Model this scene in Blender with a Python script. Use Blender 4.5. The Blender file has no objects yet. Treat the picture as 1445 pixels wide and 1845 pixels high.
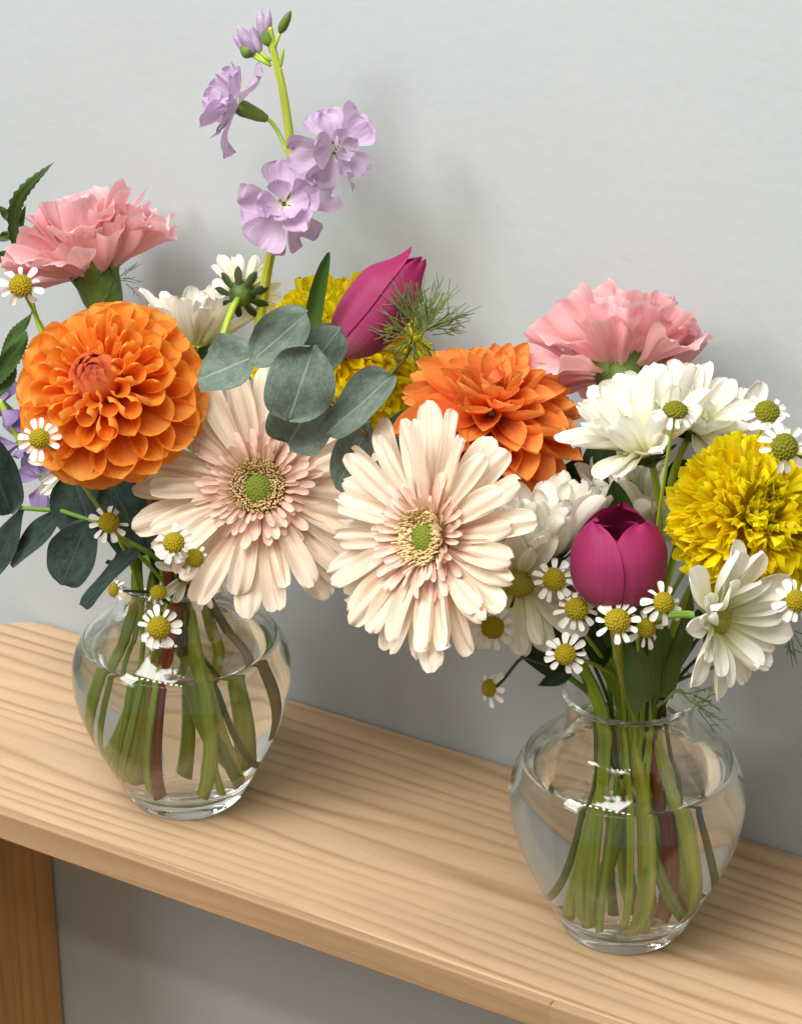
import bpy, math, random
from mathutils import Vector, Matrix, noise

random.seed(11)
R = math.radians
scene = bpy.context.scene
col = scene.collection

# ------------------------------------------------------------------ camera
W_PX, H_PX = 1445.0, 1845.0
F_PX = 5288.56
PITCH, YAW, ROLL = R(26.888), R(31.437), R(-0.458)
CAM = Vector((0.42382, -0.85738, 0.66355))
FW = Vector((-math.sin(YAW) * math.cos(PITCH), math.cos(YAW) * math.cos(PITCH), -math.sin(PITCH)))
_r = Vector((math.cos(YAW), math.sin(YAW), 0))
_u = _r.cross(FW)
RT = _r * math.cos(ROLL) + _u * math.sin(ROLL)
UP = _u * math.cos(ROLL) - _r * math.sin(ROLL)
cd = bpy.data.cameras.new('camera')
cd.sensor_fit = 'VERTICAL'; cd.sensor_height = 36.0
cd.lens = F_PX / H_PX * 36.0
cd.clip_start = 0.05; cd.clip_end = 50
cam = bpy.data.objects.new('camera', cd); col.objects.link(cam)
cam.matrix_world = Matrix(((RT.x, UP.x, -FW.x, CAM.x), (RT.y, UP.y, -FW.y, CAM.y), (RT.z, UP.z, -FW.z, CAM.z), (0, 0, 0, 1)))
scene.camera = cam

# ------------------------------------------------------------------ light
world = bpy.data.worlds.new('World'); scene.world = world; world.use_nodes = True
bg = world.node_tree.nodes['Background']
bg.inputs[0].default_value = (1.0, 0.94, 0.84, 1); bg.inputs[1].default_value = 0.26

def area(name, loc, target, size, power, colr, shape='DISK', size_y=None):
    l = bpy.data.lights.new(name, 'AREA'); l.shape = shape; l.size = size
    if size_y: l.size_y = size_y
    l.energy = power; l.color = colr
    o = bpy.data.objects.new(name, l); col.objects.link(o); o.location = loc
    o.rotation_euler = (Vector(target) - Vector(loc)).to_track_quat('-Z', 'Y').to_euler()
    return o
# added broad area light overhead standing in for ceiling bounce, soft window light from the front left, a row of small ceiling lamps
area('added_overhead_light', (-0.25, -0.95, 2.0), (-0.12, 0, 0.1), 1.5, 45, (1.0, 0.985, 0.965), 'RECTANGLE', 1.0)
area('window_light', (-1.25, -1.75, 1.52), (-0.15, 0, 0.12), 0.65, 16, (1.0, 0.985, 0.965), 'RECTANGLE', 0.65)
for i in range(11):
    area('ceiling_lamp', (-1.25 + 0.2 * i, -1.36, 1.5), (-0.12, 0, 0.05), 0.08, 0.8, (1.0, 0.84, 0.64))

vs = scene.view_settings
vs.view_transform = 'Standard'; vs.look = 'None'; vs.exposure = 0.32; vs.gamma = 1.0; vs.use_curve_mapping = False
cy = scene.cycles
cy.max_bounces = 56; cy.transmission_bounces = 56; cy.transparent_max_bounces = 16
cy.diffuse_bounces = 4; cy.glossy_bounces = 40
cy.sample_clamp_indirect = 6.0; cy.use_denoising = True

# ------------------------------------------------------------------ helpers
def ray(px, py):
    return FW + RT * ((px - W_PX / 2) / F_PX) - UP * ((py - H_PX / 2) / F_PX)
def P(px, py, y):                       # the point seen at a pixel, on the plane y = const parallel to the wall
    d = ray(px, py); return CAM + d * ((y - CAM.y) / d.y)
def psc(p): return F_PX / (p - CAM).dot(FW)      # pixels per metre there
def D(a, b, c): return (RT * a + UP * b - FW * c).normalized()

def cr(keys, u):                        # smooth interpolation of (u, value) keys
    if u <= keys[0][0]: return keys[0][1]
    for i in range(len(keys) - 1):
        a, b = keys[i], keys[i + 1]
        if u <= b[0]:
            t = (u - a[0]) / (b[0] - a[0])
            p0 = keys[max(i - 1, 0)]; p3 = keys[min(i + 2, len(keys) - 1)]
            h = b[0] - a[0]
            m0 = (b[1] - p0[1]) / max(b[0] - p0[0], 1e-6) * h
            m1 = (p3[1] - a[1]) / max(p3[0] - a[0], 1e-6) * h
            return (2*t**3-3*t**2+1)*a[1] + (t**3-2*t**2+t)*m0 + (-2*t**3+3*t**2)*b[1] + (t**3-t**2)*m1
    return keys[-1][1]

def mesh_from(name, verts, faces, mat, uvs=None, smooth=True):
    me = bpy.data.meshes.new(name); me.from_pydata([tuple(v) for v in verts], [], faces)
    if smooth: me.polygons.foreach_set('use_smooth', [True] * len(me.polygons))
    if uvs:
        l = me.uv_layers.new(name='UVMap'); vi = [0] * len(me.loops); me.loops.foreach_get('vertex_index', vi)
        flat = []
        for k in vi: flat += uvs[k]
        l.data.foreach_set('uv', flat)
    me.materials.append(mat); me.update()
    return me

def grid(nu, nv, fn):
    vs_, uv, fs = [], [], []
    for i in range(nu + 1):
        for j in range(nv + 1):
            u, v = i / nu, j / nv * 2 - 1
            vs_.append(fn(u, v)); uv.append((u, (v + 1) / 2))
    for i in range(nu):
        for j in range(nv):
            a = i * (nv + 1) + j
            fs.append((a, a + 1, a + nv + 2, a + nv + 1))
    return vs_, fs, uv

def petal(name, mat, prof, w, bend=0.0, bend0=0.0, bpow=1.0, cup0=0.5, cup1=0.5, groove=0.0, gk=2, ruffle=0.0, rk=3.0,
          rpow=2.0, serr=0.0, sk=9, tipdip=0.0, nu=9, nv=6, seed=0, noisy=0.0, side=0.0):
    """unit-length petal: base at the origin, length along x, inner face +z"""
    N = 40; cx = [0.0]; cz = [0.0]
    for k in range(N):
        t = (k + 0.5) / N; ph = bend0 + bend * t ** bpow
        cx.append(cx[-1] + math.cos(ph) / N); cz.append(cz[-1] + math.sin(ph) / N)
    rnd = random.Random(seed * 7 + 3); p1, p2 = rnd.uniform(0, 6.28), rnd.uniform(0, 6.28)
    def fn(u, v):
        u = 1 - (1 - u) ** 1.35
        wd = w / 2 * max(cr(prof, u), 0.02)
        al = max(cup0 + (cup1 - cup0) * u, 0.02)
        y = wd * math.sin(al * v) / al; n = wd * (1 - math.cos(al * v)) / al
        n += groove * wd * math.cos(v * math.pi * gk) * min(1, 4 * u * (1.15 - u))
        n += ruffle * u ** rpow * (math.sin(v * rk * math.pi + p1) + 0.5 * math.sin(v * rk * 1.9 * math.pi + p2 + u * 2))
        le = u * (1 - serr * (0.5 + 0.5 * math.sin(v * sk * math.pi + p2)) * u ** 3 - tipdip * (v * v if tipdip > 0 else (v * v - 1)) * u ** 4)
        if noisy:
            q = noise.noise(Vector((u * 2.3 + seed, v * 1.5, seed * 1.7))); n += noisy * q * u; le *= 1 + 0.06 * q
        f = min(max(le, 0), 1) * N; k = min(int(f), N - 1); t = f - k
        X = cx[k] + (cx[k + 1] - cx[k]) * t; Z = cz[k] + (cz[k + 1] - cz[k]) * t
        ph = bend0 + bend * max(le, 1e-4) ** bpow
        return (X - math.sin(ph) * n, y + side * u * u, Z + math.cos(ph) * n)
    v_, f_, uv = grid(nu, nv, fn)
    return mesh_from(name, v_, f_, mat, uv)

def tube(name, pts, radii, mat, seg=9, cap=True):
    vs_, fs, uv = [], [], []
    pts = [Vector(p) for p in pts]; n = len(pts)
    t0 = (pts[1] - pts[0]).normalized()
    nx = t0.orthogonal().normalized()
    acc = 0
    for i, p in enumerate(pts):
        t = (pts[min(i + 1, n - 1)] - pts[max(i - 1, 0)]).normalized()
        nx = (nx - t * nx.dot(t)).normalized(); ny = t.cross(nx)
        r = radii[i] if isinstance(radii, (list, tuple)) else radii
        if i: acc += (p - pts[i - 1]).length
        for k in range(seg):
            a = 2 * math.pi * k / seg
            vs_.append(p + (nx * math.cos(a) + ny * math.sin(a)) * r); uv.append((acc * 20, k / seg))
    for i in range(n - 1):
        for k in range(seg):
            a = i * seg + k; b = i * seg + (k + 1) % seg
            fs.append((a, b, b + seg, a + seg))
    if cap:
        fs.append(tuple(range(seg - 1, -1, -1))); fs.append(tuple(range((n - 1) * seg, n * seg)))
    return vs_, fs, uv

def lathe(prof, seg=64, closed=True):
    vs_, fs = [], []
    n = len(prof); ring = []
    for (r, z) in prof:
        if r < 1e-6: ring.append([len(vs_)]); vs_.append((0, 0, z))
        else:
            ring.append(list(range(len(vs_), len(vs_) + seg)))
            for k in range(seg):
                a = 2 * math.pi * k / seg; vs_.append((r * math.cos(a), r * math.sin(a), z))
    for i in range(n - 1):
        A, B = ring[i], ring[i + 1]
        for k in range(seg):
            k2 = (k + 1) % seg
            if len(A) == 1 and len(B) == 1: continue
            if len(A) == 1: fs.append((A[0], B[k2], B[k]))
            elif len(B) == 1: fs.append((A[k], A[k2], B[0]))
            else: fs.append((A[k], A[k2], B[k2], B[k]))
    return vs_, fs

def smooth_prof(keys, n):
    """Catmull-Rom through 2-D points"""
    out = []
    for i in range(len(keys) - 1):
        p0 = Vector(keys[max(i - 1, 0)]); p1 = Vector(keys[i]); p2 = Vector(keys[i + 1]); p3 = Vector(keys[min(i + 2, len(keys) - 1)])
        for k in range(n):
            t = k / n
            out.append(0.5 * ((2 * p1) + (p2 - p0) * t + (2 * p0 - 5 * p1 + 4 * p2 - p3) * t * t + (3 * p1 - p0 - 3 * p2 + p3) * t ** 3))
    out.append(Vector(keys[-1]))
    return out

def thing(name, loc, label, cat, group=None):
    o = bpy.data.objects.new(name, None); col.objects.link(o); o.location = loc
    o.empty_display_size = 0.005
    o['label'] = label; o['category'] = cat
    if group: o['group'] = group
    return o
def part(name, me, parent, M=None, label=None, kind=None):
    o = bpy.data.objects.new(name, me); col.objects.link(o); o.parent = parent
    T = Matrix.Translation(-parent.location)
    o.matrix_basis = T @ (M if M is not None else Matrix())
    if label: o['label'] = label
    if kind: o['kind'] = kind
    return o
def solo(name, me, label=None, cat=None, kind=None, loc=(0, 0, 0)):
    o = bpy.data.objects.new(name, me); col.objects.link(o); o.location = loc
    if label: o['label'] = label
    if cat: o['category'] = cat
    if kind: o['kind'] = kind
    return o

def frame(origin, z, spin=0.0, xref=None):
    z = z.normalized(); x = (xref if xref else UP)
    x = x - z * x.dot(z)
    if x.length < 1e-4: x = z.orthogonal()
    x.normalize(); y = z.cross(x)
    M = Matrix(((x.x, y.x, z.x, origin.x), (x.y, y.y, z.y, origin.y), (x.z, y.z, z.z, origin.z), (0, 0, 0, 1)))
    return M @ Matrix.Rotation(spin, 4, 'Z')
def ringM(F, az, rho, h, elev, s, roll=0.0, sw=1.0, yaw=0.0):
    return (F @ Matrix.Rotation(az, 4, 'Z') @ Matrix.Translation((rho, 0, h)) @ Matrix.Rotation(yaw, 4, 'Z') @ Matrix.Rotation(-elev, 4, 'Y')
            @ Matrix.Rotation(roll, 4, 'X') @ Matrix.Diagonal((s, s * sw, s, 1)))

# ------------------------------------------------------------------ materials
def nodes(name):
    m = bpy.data.materials.new(name); m.use_nodes = True
    nt = m.node_tree; return m, nt, nt.nodes, nt.links, nt.nodes['Principled BSDF'], nt.nodes['Material Output']
def ramp(N, stops, interp='LINEAR'):
    r = N.new('ShaderNodeValToRGB'); cr_ = r.color_ramp; cr_.interpolation = interp
    while len(cr_.elements) < len(stops): cr_.elements.new(0.5)
    for e, (p, c) in zip(cr_.elements, stops): e.position = p; e.color = (*c, 1) if len(c) == 3 else c
    return r
def petal_mat(name, stops, trans=0.3, vein=0.25, vk=26, rough=0.55, bump=0.25, var=0.12, spec=0.3, tcol=None, edge=None):
    """pigment runs from the petal's root to its tip (UV u); fine veins run along it"""
    m, nt, N, L, b, out = nodes(name)
    uv = N.new('ShaderNodeUVMap'); sp = N.new('ShaderNodeSeparateXYZ'); L.new(uv.outputs[0], sp.inputs[0])
    rp = ramp(N, stops); L.new(sp.outputs[0], rp.inputs[0])
    oi = N.new('ShaderNodeObjectInfo')
    cb = N.new('ShaderNodeCombineXYZ')
    mu = N.new('ShaderNodeMath'); mu.operation = 'MULTIPLY'; mu.inputs[1].default_value = 1.6; L.new(sp.outputs[0], mu.inputs[0])
    mv = N.new('ShaderNodeMath'); mv.operation = 'MULTIPLY'; mv.inputs[1].default_value = vk; L.new(sp.outputs[1], mv.inputs[0])
    mr = N.new('ShaderNodeMath'); mr.operation = 'MULTIPLY'; mr.inputs[1].default_value = 37; L.new(oi.outputs['Random'], mr.inputs[0])
    L.new(mu.outputs[0], cb.inputs[0]); L.new(mv.outputs[0], cb.inputs[1]); L.new(mr.outputs[0], cb.inputs[2])
    nz = N.new('ShaderNodeTexNoise'); nz.inputs['Scale'].default_value = 1.0; nz.inputs['Detail'].default_value = 3; L.new(cb.outputs[0], nz.inputs['Vector'])
    mp = N.new('ShaderNodeMapRange'); mp.inputs[1].default_value = 0.25; mp.inputs[2].default_value = 0.75
    mp.inputs[3].default_value = 1 - vein; mp.inputs[4].default_value = 1 + vein * 0.6; L.new(nz.outputs[0], mp.inputs[0])
    vr = N.new('ShaderNodeMapRange'); vr.inputs[3].default_value = 1 - var; vr.inputs[4].default_value = 1 + var * 0.7; L.new(oi.outputs['Random'], vr.inputs[0])
    mm = N.new('ShaderNodeMath'); mm.operation = 'MULTIPLY'; L.new(mp.outputs[0], mm.inputs[0]); L.new(vr.outputs[0], mm.inputs[1])
    hs = N.new('ShaderNodeHueSaturation'); L.new(rp.outputs[0], hs.inputs['Color']); L.new(mm.outputs[0], hs.inputs['Value'])
    if edge:                                                     # pigment of the petal's margin
        ab = N.new('ShaderNodeMath'); ab.operation = 'SUBTRACT'; ab.inputs[1].default_value = 0.5; L.new(sp.outputs[1], ab.inputs[0])
        a2 = N.new('ShaderNodeMath'); a2.operation = 'ABSOLUTE'; L.new(ab.outputs[0], a2.inputs[0])
        er = N.new('ShaderNodeMapRange'); er.inputs[1].default_value = 0.36; er.inputs[2].default_value = 0.5; er.inputs[4].default_value = edge[1]; L.new(a2.outputs[0], er.inputs[0])
        mx = N.new('ShaderNodeMix'); mx.data_type = 'RGBA'; L.new(er.outputs[0], mx.inputs[0]); L.new(hs.outputs[0], mx.inputs[6]); mx.inputs[7].default_value = (*edge[0], 1)
        cout = mx.outputs[2]
    else: cout = hs.outputs[0]
    L.new(cout, b.inputs['Base Color']); b.inputs['Roughness'].default_value = rough; b.inputs['Specular IOR Level'].default_value = spec
    bp = N.new('ShaderNodeBump'); bp.inputs['Strength'].default_value = bump; bp.inputs['Distance'].default_value = 0.0006; L.new(nz.outputs[0], bp.inputs['Height'])
    L.new(bp.outputs[0], b.inputs['Normal'])
    tr = N.new('ShaderNodeBsdfTranslucent'); L.new(cout, tr.inputs[0])
    mix = N.new('ShaderNodeMixShader'); mix.inputs[0].default_value = trans
    L.new(b.outputs[0], mix.inputs[1]); L.new(tr.outputs[0], mix.inputs[2]); L.new(mix.outputs[0], out.inputs[0])
    return m
def noise_mat(name, c1, c2, scale=200, rough=0.5, stretch=(1, 1, 1), bump=0.2, dist=0.0004, spec=0.3, trans=0.0, lo=0.35, hi=0.65):
    m, nt, N, L, b, out = nodes(name)
    tc = N.new('ShaderNodeTexCoord'); mp = N.new('ShaderNodeMapping'); mp.inputs['Scale'].default_value = stretch
    L.new(tc.outputs['Object'], mp.inputs[0])
    nz = N.new('ShaderNodeTexNoise'); nz.inputs['Scale'].default_value = scale; nz.inputs['Detail'].default_value = 4; L.new(mp.outputs[0], nz.inputs['Vector'])
    rp = ramp(N, [(lo, c1), (hi, c2)]); L.new(nz.outputs[0], rp.inputs[0]); L.new(rp.outputs[0], b.inputs['Base Color'])
    b.inputs['Roughness'].default_value = rough; b.inputs['Specular IOR Level'].default_value = spec
    bp = N.new('ShaderNodeBump'); bp.inputs['Strength'].default_value = bump; bp.inputs['Distance'].default_value = dist
    L.new(nz.outputs[0], bp.inputs['Height']); L.new(bp.outputs[0], b.inputs['Normal'])
    if trans:
        tr = N.new('ShaderNodeBsdfTranslucent'); L.new(rp.outputs[0], tr.inputs[0])
        mix = N.new('ShaderNodeMixShader'); mix.inputs[0].default_value = trans
        L.new(b.outputs[0], mix.inputs[1]); L.new(tr.outputs[0], mix.inputs[2]); L.new(mix.outputs[0], out.inputs[0])
    return m
def stem_mat(name, c1, c2, rough=0.42):
    m, nt, N, L, b, out = nodes(name)
    uv = N.new('ShaderNodeUVMap'); mp = N.new('ShaderNodeMapping'); mp.inputs['Scale'].default_value = (0.8, 9, 1); L.new(uv.outputs[0], mp.inputs[0])
    oi = N.new('ShaderNodeObjectInfo'); ad = N.new('ShaderNodeVectorMath'); ad.operation = 'ADD'; L.new(mp.outputs[0], ad.inputs[0])
    ml = N.new('ShaderNodeMath'); ml.operation = 'MULTIPLY'; ml.inputs[1].default_value = 53; L.new(oi.outputs['Random'], ml.inputs[0]); L.new(ml.outputs[0], ad.inputs[1])
    nz = N.new('ShaderNodeTexNoise'); nz.inputs['Scale'].default_value = 1.3; nz.inputs['Detail'].default_value = 4; L.new(ad.outputs[0], nz.inputs['Vector'])
    rp = ramp(N, [(0.32, c1), (0.68, c2)]); L.new(nz.outputs[0], rp.inputs[0]); L.new(rp.outputs[0], b.inputs['Base Color'])
    b.inputs['Roughness'].default_value = rough; b.inputs['Specular IOR Level'].default_value = 0.35
    b.inputs['Subsurface Weight'].default_value = 0.0
    bp = N.new('ShaderNodeBump'); bp.inputs['Strength'].default_value = 0.3; bp.inputs['Distance'].default_value = 0.0004
    L.new(nz.outputs[0], bp.inputs['Height']); L.new(bp.outputs[0], b.inputs['Normal'])
    return m
def leaf_mat(name, c1, c2, rib, rough=0.6, trans=0.12, veins=14, spec=0.3, bump=0.35):
    m, nt, N, L, b, out = nodes(name)
    uv = N.new('ShaderNodeUVMap'); sp = N.new('ShaderNodeSeparateXYZ'); L.new(uv.outputs[0], sp.inputs[0])
    oi = N.new('ShaderNodeObjectInfo')
    # mottled blade
    mp = N.new('ShaderNodeVectorMath'); mp.operation = 'ADD'; L.new(uv.outputs[0], mp.inputs[0]); L.new(oi.outputs['Random'], mp.inputs[1])
    nz = N.new('ShaderNodeTexNoise'); nz.inputs['Scale'].default_value = 7; nz.inputs['Detail'].default_value = 6; L.new(mp.outputs[0], nz.inputs['Vector'])
    rp = ramp(N, [(0.3, c1), (0.7, c2)]); L.new(nz.outputs[0], rp.inputs[0])
    # net of veins + midrib
    vo = N.new('ShaderNodeTexVoronoi'); vo.feature = 'DISTANCE_TO_EDGE'; vo.inputs['Scale'].default_value = veins; L.new(mp.outputs[0], vo.inputs['Vector'])
    v1 = N.new('ShaderNodeMapRange'); v1.inputs[1].default_value = 0.0; v1.inputs[2].default_value = 0.07; v1.inputs[3].default_value = 0.5; v1.inputs[4].default_value = 0.0; L.new(vo.outputs['Distance'], v1.inputs[0])
    ab = N.new('ShaderNodeMath'); ab.operation = 'SUBTRACT'; ab.inputs[1].default_value = 0.5; L.new(sp.outputs[1], ab.inputs[0])
    a2 = N.new('ShaderNodeMath'); a2.operation = 'ABSOLUTE'; L.new(ab.outputs[0], a2.inputs[0])
    mr = N.new('ShaderNodeMapRange'); mr.inputs[1].default_value = 0.008; mr.inputs[2].default_value = 0.03; mr.inputs[3].default_value = 0.75; mr.inputs[4].default_value = 0.0; L.new(a2.outputs[0], mr.inputs[0])
    mx_ = N.new('ShaderNodeMath'); mx_.operation = 'MAXIMUM'; L.new(v1.outputs[0], mx_.inputs[0]); L.new(mr.outputs[0], mx_.inputs[1])
    net = N.new('ShaderNodeMix'); net.data_type = 'RGBA'; L.new(v1.outputs[0], net.inputs[0]); L.new(rp.outputs[0], net.inputs[6]); net.inputs[7].default_value = (*[x * .55 for x in c1], 1)
    mix_ = N.new('ShaderNodeMix'); mix_.data_type = 'RGBA'; L.new(mr.outputs[0], mix_.inputs[0]); L.new(net.outputs[2], mix_.inputs[6]); mix_.inputs[7].default_value = (*rib, 1)
    L.new(mix_.outputs[2], b.inputs['Base Color']); b.inputs['Roughness'].default_value = rough; b.inputs['Specular IOR Level'].default_value = spec
    bp = N.new('ShaderNodeBump'); bp.inputs['Strength'].default_value = bump; bp.inputs['Distance'].default_value = 0.0006
    L.new(mx_.outputs[0], bp.inputs['Height']); L.new(bp.outputs[0], b.inputs['Normal'])
    tr = N.new('ShaderNodeBsdfTranslucent'); L.new(mix_.outputs[2], tr.inputs[0])
    mix = N.new('ShaderNodeMixShader'); mix.inputs[0].default_value = trans
    L.new(b.outputs[0], mix.inputs[1]); L.new(tr.outputs[0], mix.inputs[2]); L.new(mix.outputs[0], out.inputs[0])
    return m
def wood_mat(name, light, mid, dark, axis='X', gloss=0.45):
    """pine: long growth lines along one axis, soft bands, fine pores"""
    m, nt, N, L, b, out = nodes(name)
    tc = N.new('ShaderNodeTexCoord')
    def mapped(s):
        mp = N.new('ShaderNodeMapping'); mp.inputs['Scale'].default_value = s; L.new(tc.outputs['Object'], mp.inputs[0]); return mp.outputs[0]
    def ax(a, c): return (a, c, c) if axis == 'X' else (c, c, a)
    # growth rings: saw-tooth bands across the grain whose spacing and strength wander
    sp = N.new('ShaderNodeSeparateXYZ'); L.new(tc.outputs['Object'], sp.inputs[0])
    yz = N.new('ShaderNodeMath'); yz.operation = 'ADD'; L.new(sp.outputs[1], yz.inputs[0]); L.new(sp.outputs[2 if axis == 'X' else 0], yz.inputs[1])
    w1 = N.new('ShaderNodeTexNoise'); w1.inputs['Scale'].default_value = 1; w1.inputs['Detail'].default_value = 3; L.new(mapped(ax(1.3, 15)), w1.inputs['Vector'])
    wm = N.new('ShaderNodeMath'); wm.operation = 'MULTIPLY'; wm.inputs[1].default_value = 8.0; L.new(w1.outputs[0], wm.inputs[0])
    cc = N.new('ShaderNodeMath'); cc.operation = 'MULTIPLY_ADD'; cc.inputs[1].default_value = 118.0; L.new(yz.outputs[0], cc.inputs[0]); L.new(wm.outputs[0], cc.inputs[2])
    fr = N.new('ShaderNodeMath'); fr.operation = 'FRACT'; L.new(cc.outputs[0], fr.inputs[0])
    r1 = ramp(N, [(0.0, tuple(0.6 * x + 0.4 * y for x, y in zip(light, mid))), (0.10, light), (0.40, light), (0.72, mid), (0.86, dark), (1.0, mid)]); 
    n1 = N.new('ShaderNodeTexNoise'); n1.inputs['Scale'].default_value = 1; n1.inputs['Detail'].default_value = 3; L.new(mapped(ax(5, 60)), n1.inputs['Vector'])
    st = N.new('ShaderNodeMapRange'); st.inputs[1].default_value = 0.35; st.inputs[2].default_value = 0.65; st.inputs[3].default_value = 0.25; st.inputs[4].default_value = 1.0; L.new(n1.outputs[0], st.inputs[0])
    L.new(fr.outputs[0], r1.inputs[0])
    mxg = N.new('ShaderNodeMix'); mxg.data_type = 'RGBA'; L.new(st.outputs[0], mxg.inputs[0]); mxg.inputs[6].default_value = (*[0.6 * x + 0.4 * y for x, y in zip(light, mid)], 1); L.new(r1.outputs[0], mxg.inputs[7])
    n2 = N.new('ShaderNodeTexNoise'); n2.inputs['Scale'].default_value = 1; n2.inputs['Detail'].default_value = 4; L.new(mapped(ax(4, 28)), n2.inputs['Vector'])
    n3 = N.new('ShaderNodeTexNoise'); n3.inputs['Scale'].default_value = 1; n3.inputs['Detail'].default_value = 3; L.new(mapped(ax(60, 1500)), n3.inputs['Vector'])
    mul = N.new('ShaderNodeMapRange'); mul.inputs[1].default_value = 0.3; mul.inputs[2].default_value = 0.7; mul.inputs[3].default_value = 0.88; mul.inputs[4].default_value = 1.1; L.new(n2.outputs[0], mul.inputs[0])
    m3 = N.new('ShaderNodeMapRange'); m3.inputs[1].default_value = 0.35; m3.inputs[2].default_value = 0.65; m3.inputs[3].default_value = 0.94; m3.inputs[4].default_value = 1.04; L.new(n3.outputs[0], m3.inputs[0])
    mm = N.new('ShaderNodeMath'); mm.operation = 'MULTIPLY'; L.new(mul.outputs[0], mm.inputs[0]); L.new(m3.outputs[0], mm.inputs[1])
    hs = N.new('ShaderNodeHueSaturation'); L.new(mxg.outputs[2], hs.inputs['Color']); L.new(mm.outputs[0], hs.inputs['Value'])
    L.new(hs.outputs[0], b.inputs['Base Color']); b.inputs['Roughness'].default_value = gloss; b.inputs['Specular IOR Level'].default_value = 0.3
    bp = N.new('ShaderNodeBump'); bp.inputs['Strength'].default_value = 0.12; bp.inputs['Distance'].default_value = 0.0004; L.new(n3.outputs[0], bp.inputs['Height']); L.new(bp.outputs[0], b.inputs['Normal'])
    return m

M = {}
M['orange'] = petal_mat('dahlia_petal', [(0, (0.80, 0.15, 0.02)), (0.4, (0.94, 0.29, 0.028)), (1, (0.98, 0.44, 0.065))], trans=0.46, vein=0.16, edge=((0.97, 0.50, 0.12), 0.6))
M['orange_bud'] = petal_mat('dahlia_bud_petal', [(0, (0.60, 0.09, 0.03)), (0.6, (0.88, 0.25, 0.07)), (0.82, (0.70, 0.13, 0.05)), (1, (0.34, 0.035, 0.02))], trans=0.3, vein=0.25, edge=((0.86, 0.28, 0.07), 0.5))
M['orange_pale'] = petal_mat('dahlia_pale_petal', [(0, (0.86, 0.19, 0.035)), (0.5, (0.92, 0.30, 0.07)), (1, (0.96, 0.42, 0.09))], trans=0.4, vein=0.18, edge=((0.95, 0.45, 0.13), 0.5))
M['cream'] = petal_mat('gerbera_petal', [(0, (0.86, 0.60, 0.45)), (0.35, (0.91, 0.76, 0.60)), (1, (0.93, 0.84, 0.71))], trans=0.34, vein=0.24, vk=22, var=0.07, rough=0.5)
M['cream_pink'] = petal_mat('gerbera_floret', [(0, (0.74, 0.48, 0.32)), (0.5, (0.90, 0.65, 0.54)), (1, (0.93, 0.74, 0.64))], trans=0.25, vein=0.2, vk=10, var=0.12)
M['pink'] = petal_mat('carnation_petal', [(0, (0.94, 0.86, 0.78)), (0.35, (0.95, 0.54, 0.56)), (0.85, (0.95, 0.55, 0.585)), (1, (0.96, 0.68, 0.70))], trans=0.42, vein=0.12, vk=36, var=0.1, bump=0.35)
M['white'] = petal_mat('chrysanthemum_petal', [(0, (0.66, 0.68, 0.22)), (0.14, (0.80, 0.80, 0.48)), (0.4, (0.90, 0.89, 0.77)), (1, (0.93, 0.92, 0.87))], trans=0.3, vein=0.12, vk=16, var=0.06)
M['chamomile'] = petal_mat('chamomile_petal', [(0, (0.90, 0.90, 0.82)), (1, (0.94, 0.94, 0.93))], trans=0.25, vein=0.08, vk=8, var=0.05)
M['magenta'] = petal_mat('tulip_petal', [(0, (0.40, 0.13, 0.18)), (0.25, (0.37, 0.05, 0.145)), (1, (0.34, 0.014, 0.11))], trans=0.2, vein=0.13, vk=40, rough=0.55, spec=0.25, edge=((0.42, 0.04, 0.16), 0.5))
M['lilac'] = petal_mat('stock_petal', [(0, (0.84, 0.80, 0.64)), (0.3, (0.71, 0.57, 0.76)), (1, (0.62, 0.46, 0.70))], trans=0.36, vein=0.2, vk=20, var=0.14)
M['violet'] = petal_mat('stock_dark_petal', [(0, (0.40, 0.32, 0.50)), (1, (0.24, 0.15, 0.42))], trans=0.25, vein=0.2, vk=20)
M['yellow'] = petal_mat('marigold_petal', [(0, (0.92, 0.70, 0.0)), (0.5, (0.98, 0.80, 0.002)), (1, (1.0, 0.90, 0.015))], trans=0.6, vein=0.2, vk=14, var=0.1)
M['yellow_core'] = petal_mat('marigold_core_petal', [(0, (0.80, 0.70, 0.0)), (1, (0.96, 0.86, 0.01))], trans=0.5, vein=0.2, vk=10, var=0.18)
M['cham_disc'] = noise_mat('chamomile_disc', (0.30, 0.22, 0.004), (0.52, 0.42, 0.012), 900, 0.7, bump=0.7, dist=0.0005)
M['cham_disc_green'] = noise_mat('chamomile_green_disc', (0.17, 0.17, 0.006), (0.33, 0.32, 0.015), 900, 0.7, bump=0.7, dist=0.0005)
M['bud_core'] = noise_mat('dahlia_bud_core', (0.30, 0.07, 0.02), (0.34, 0.20, 0.03), 300, 0.6)
M['chry_disc'] = noise_mat('chrysanthemum_disc', (0.36, 0.36, 0.03), (0.62, 0.58, 0.08), 700, 0.7, bump=0.7)
M['ger_green'] = noise_mat('gerbera_eye', (0.15, 0.22, 0.015), (0.36, 0.42, 0.06), 900, 0.6, bump=0.8, dist=0.0005)
M['ger_gold'] = noise_mat('gerbera_disc_floret', (0.56, 0.40, 0.14), (0.86, 0.72, 0.44), 200, 0.6, bump=0.1)
M['ger_dark'] = noise_mat('gerbera_disc_base', (0.10, 0.055, 0.01), (0.24, 0.14, 0.03), 500, 0.7)
M['green'] = stem_mat('green_stem', (0.22, 0.38, 0.025), (0.44, 0.60, 0.07))
M['pale_green'] = stem_mat('pale_green_stem', (0.32, 0.42, 0.03), (0.55, 0.60, 0.11))
M['dark_green'] = stem_mat('dark_green_stem', (0.08, 0.19, 0.025), (0.20, 0.35, 0.05))
M['red_stem'] = stem_mat('dark_red_stem', (0.15, 0.02, 0.02), (0.32, 0.08, 0.035))
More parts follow.
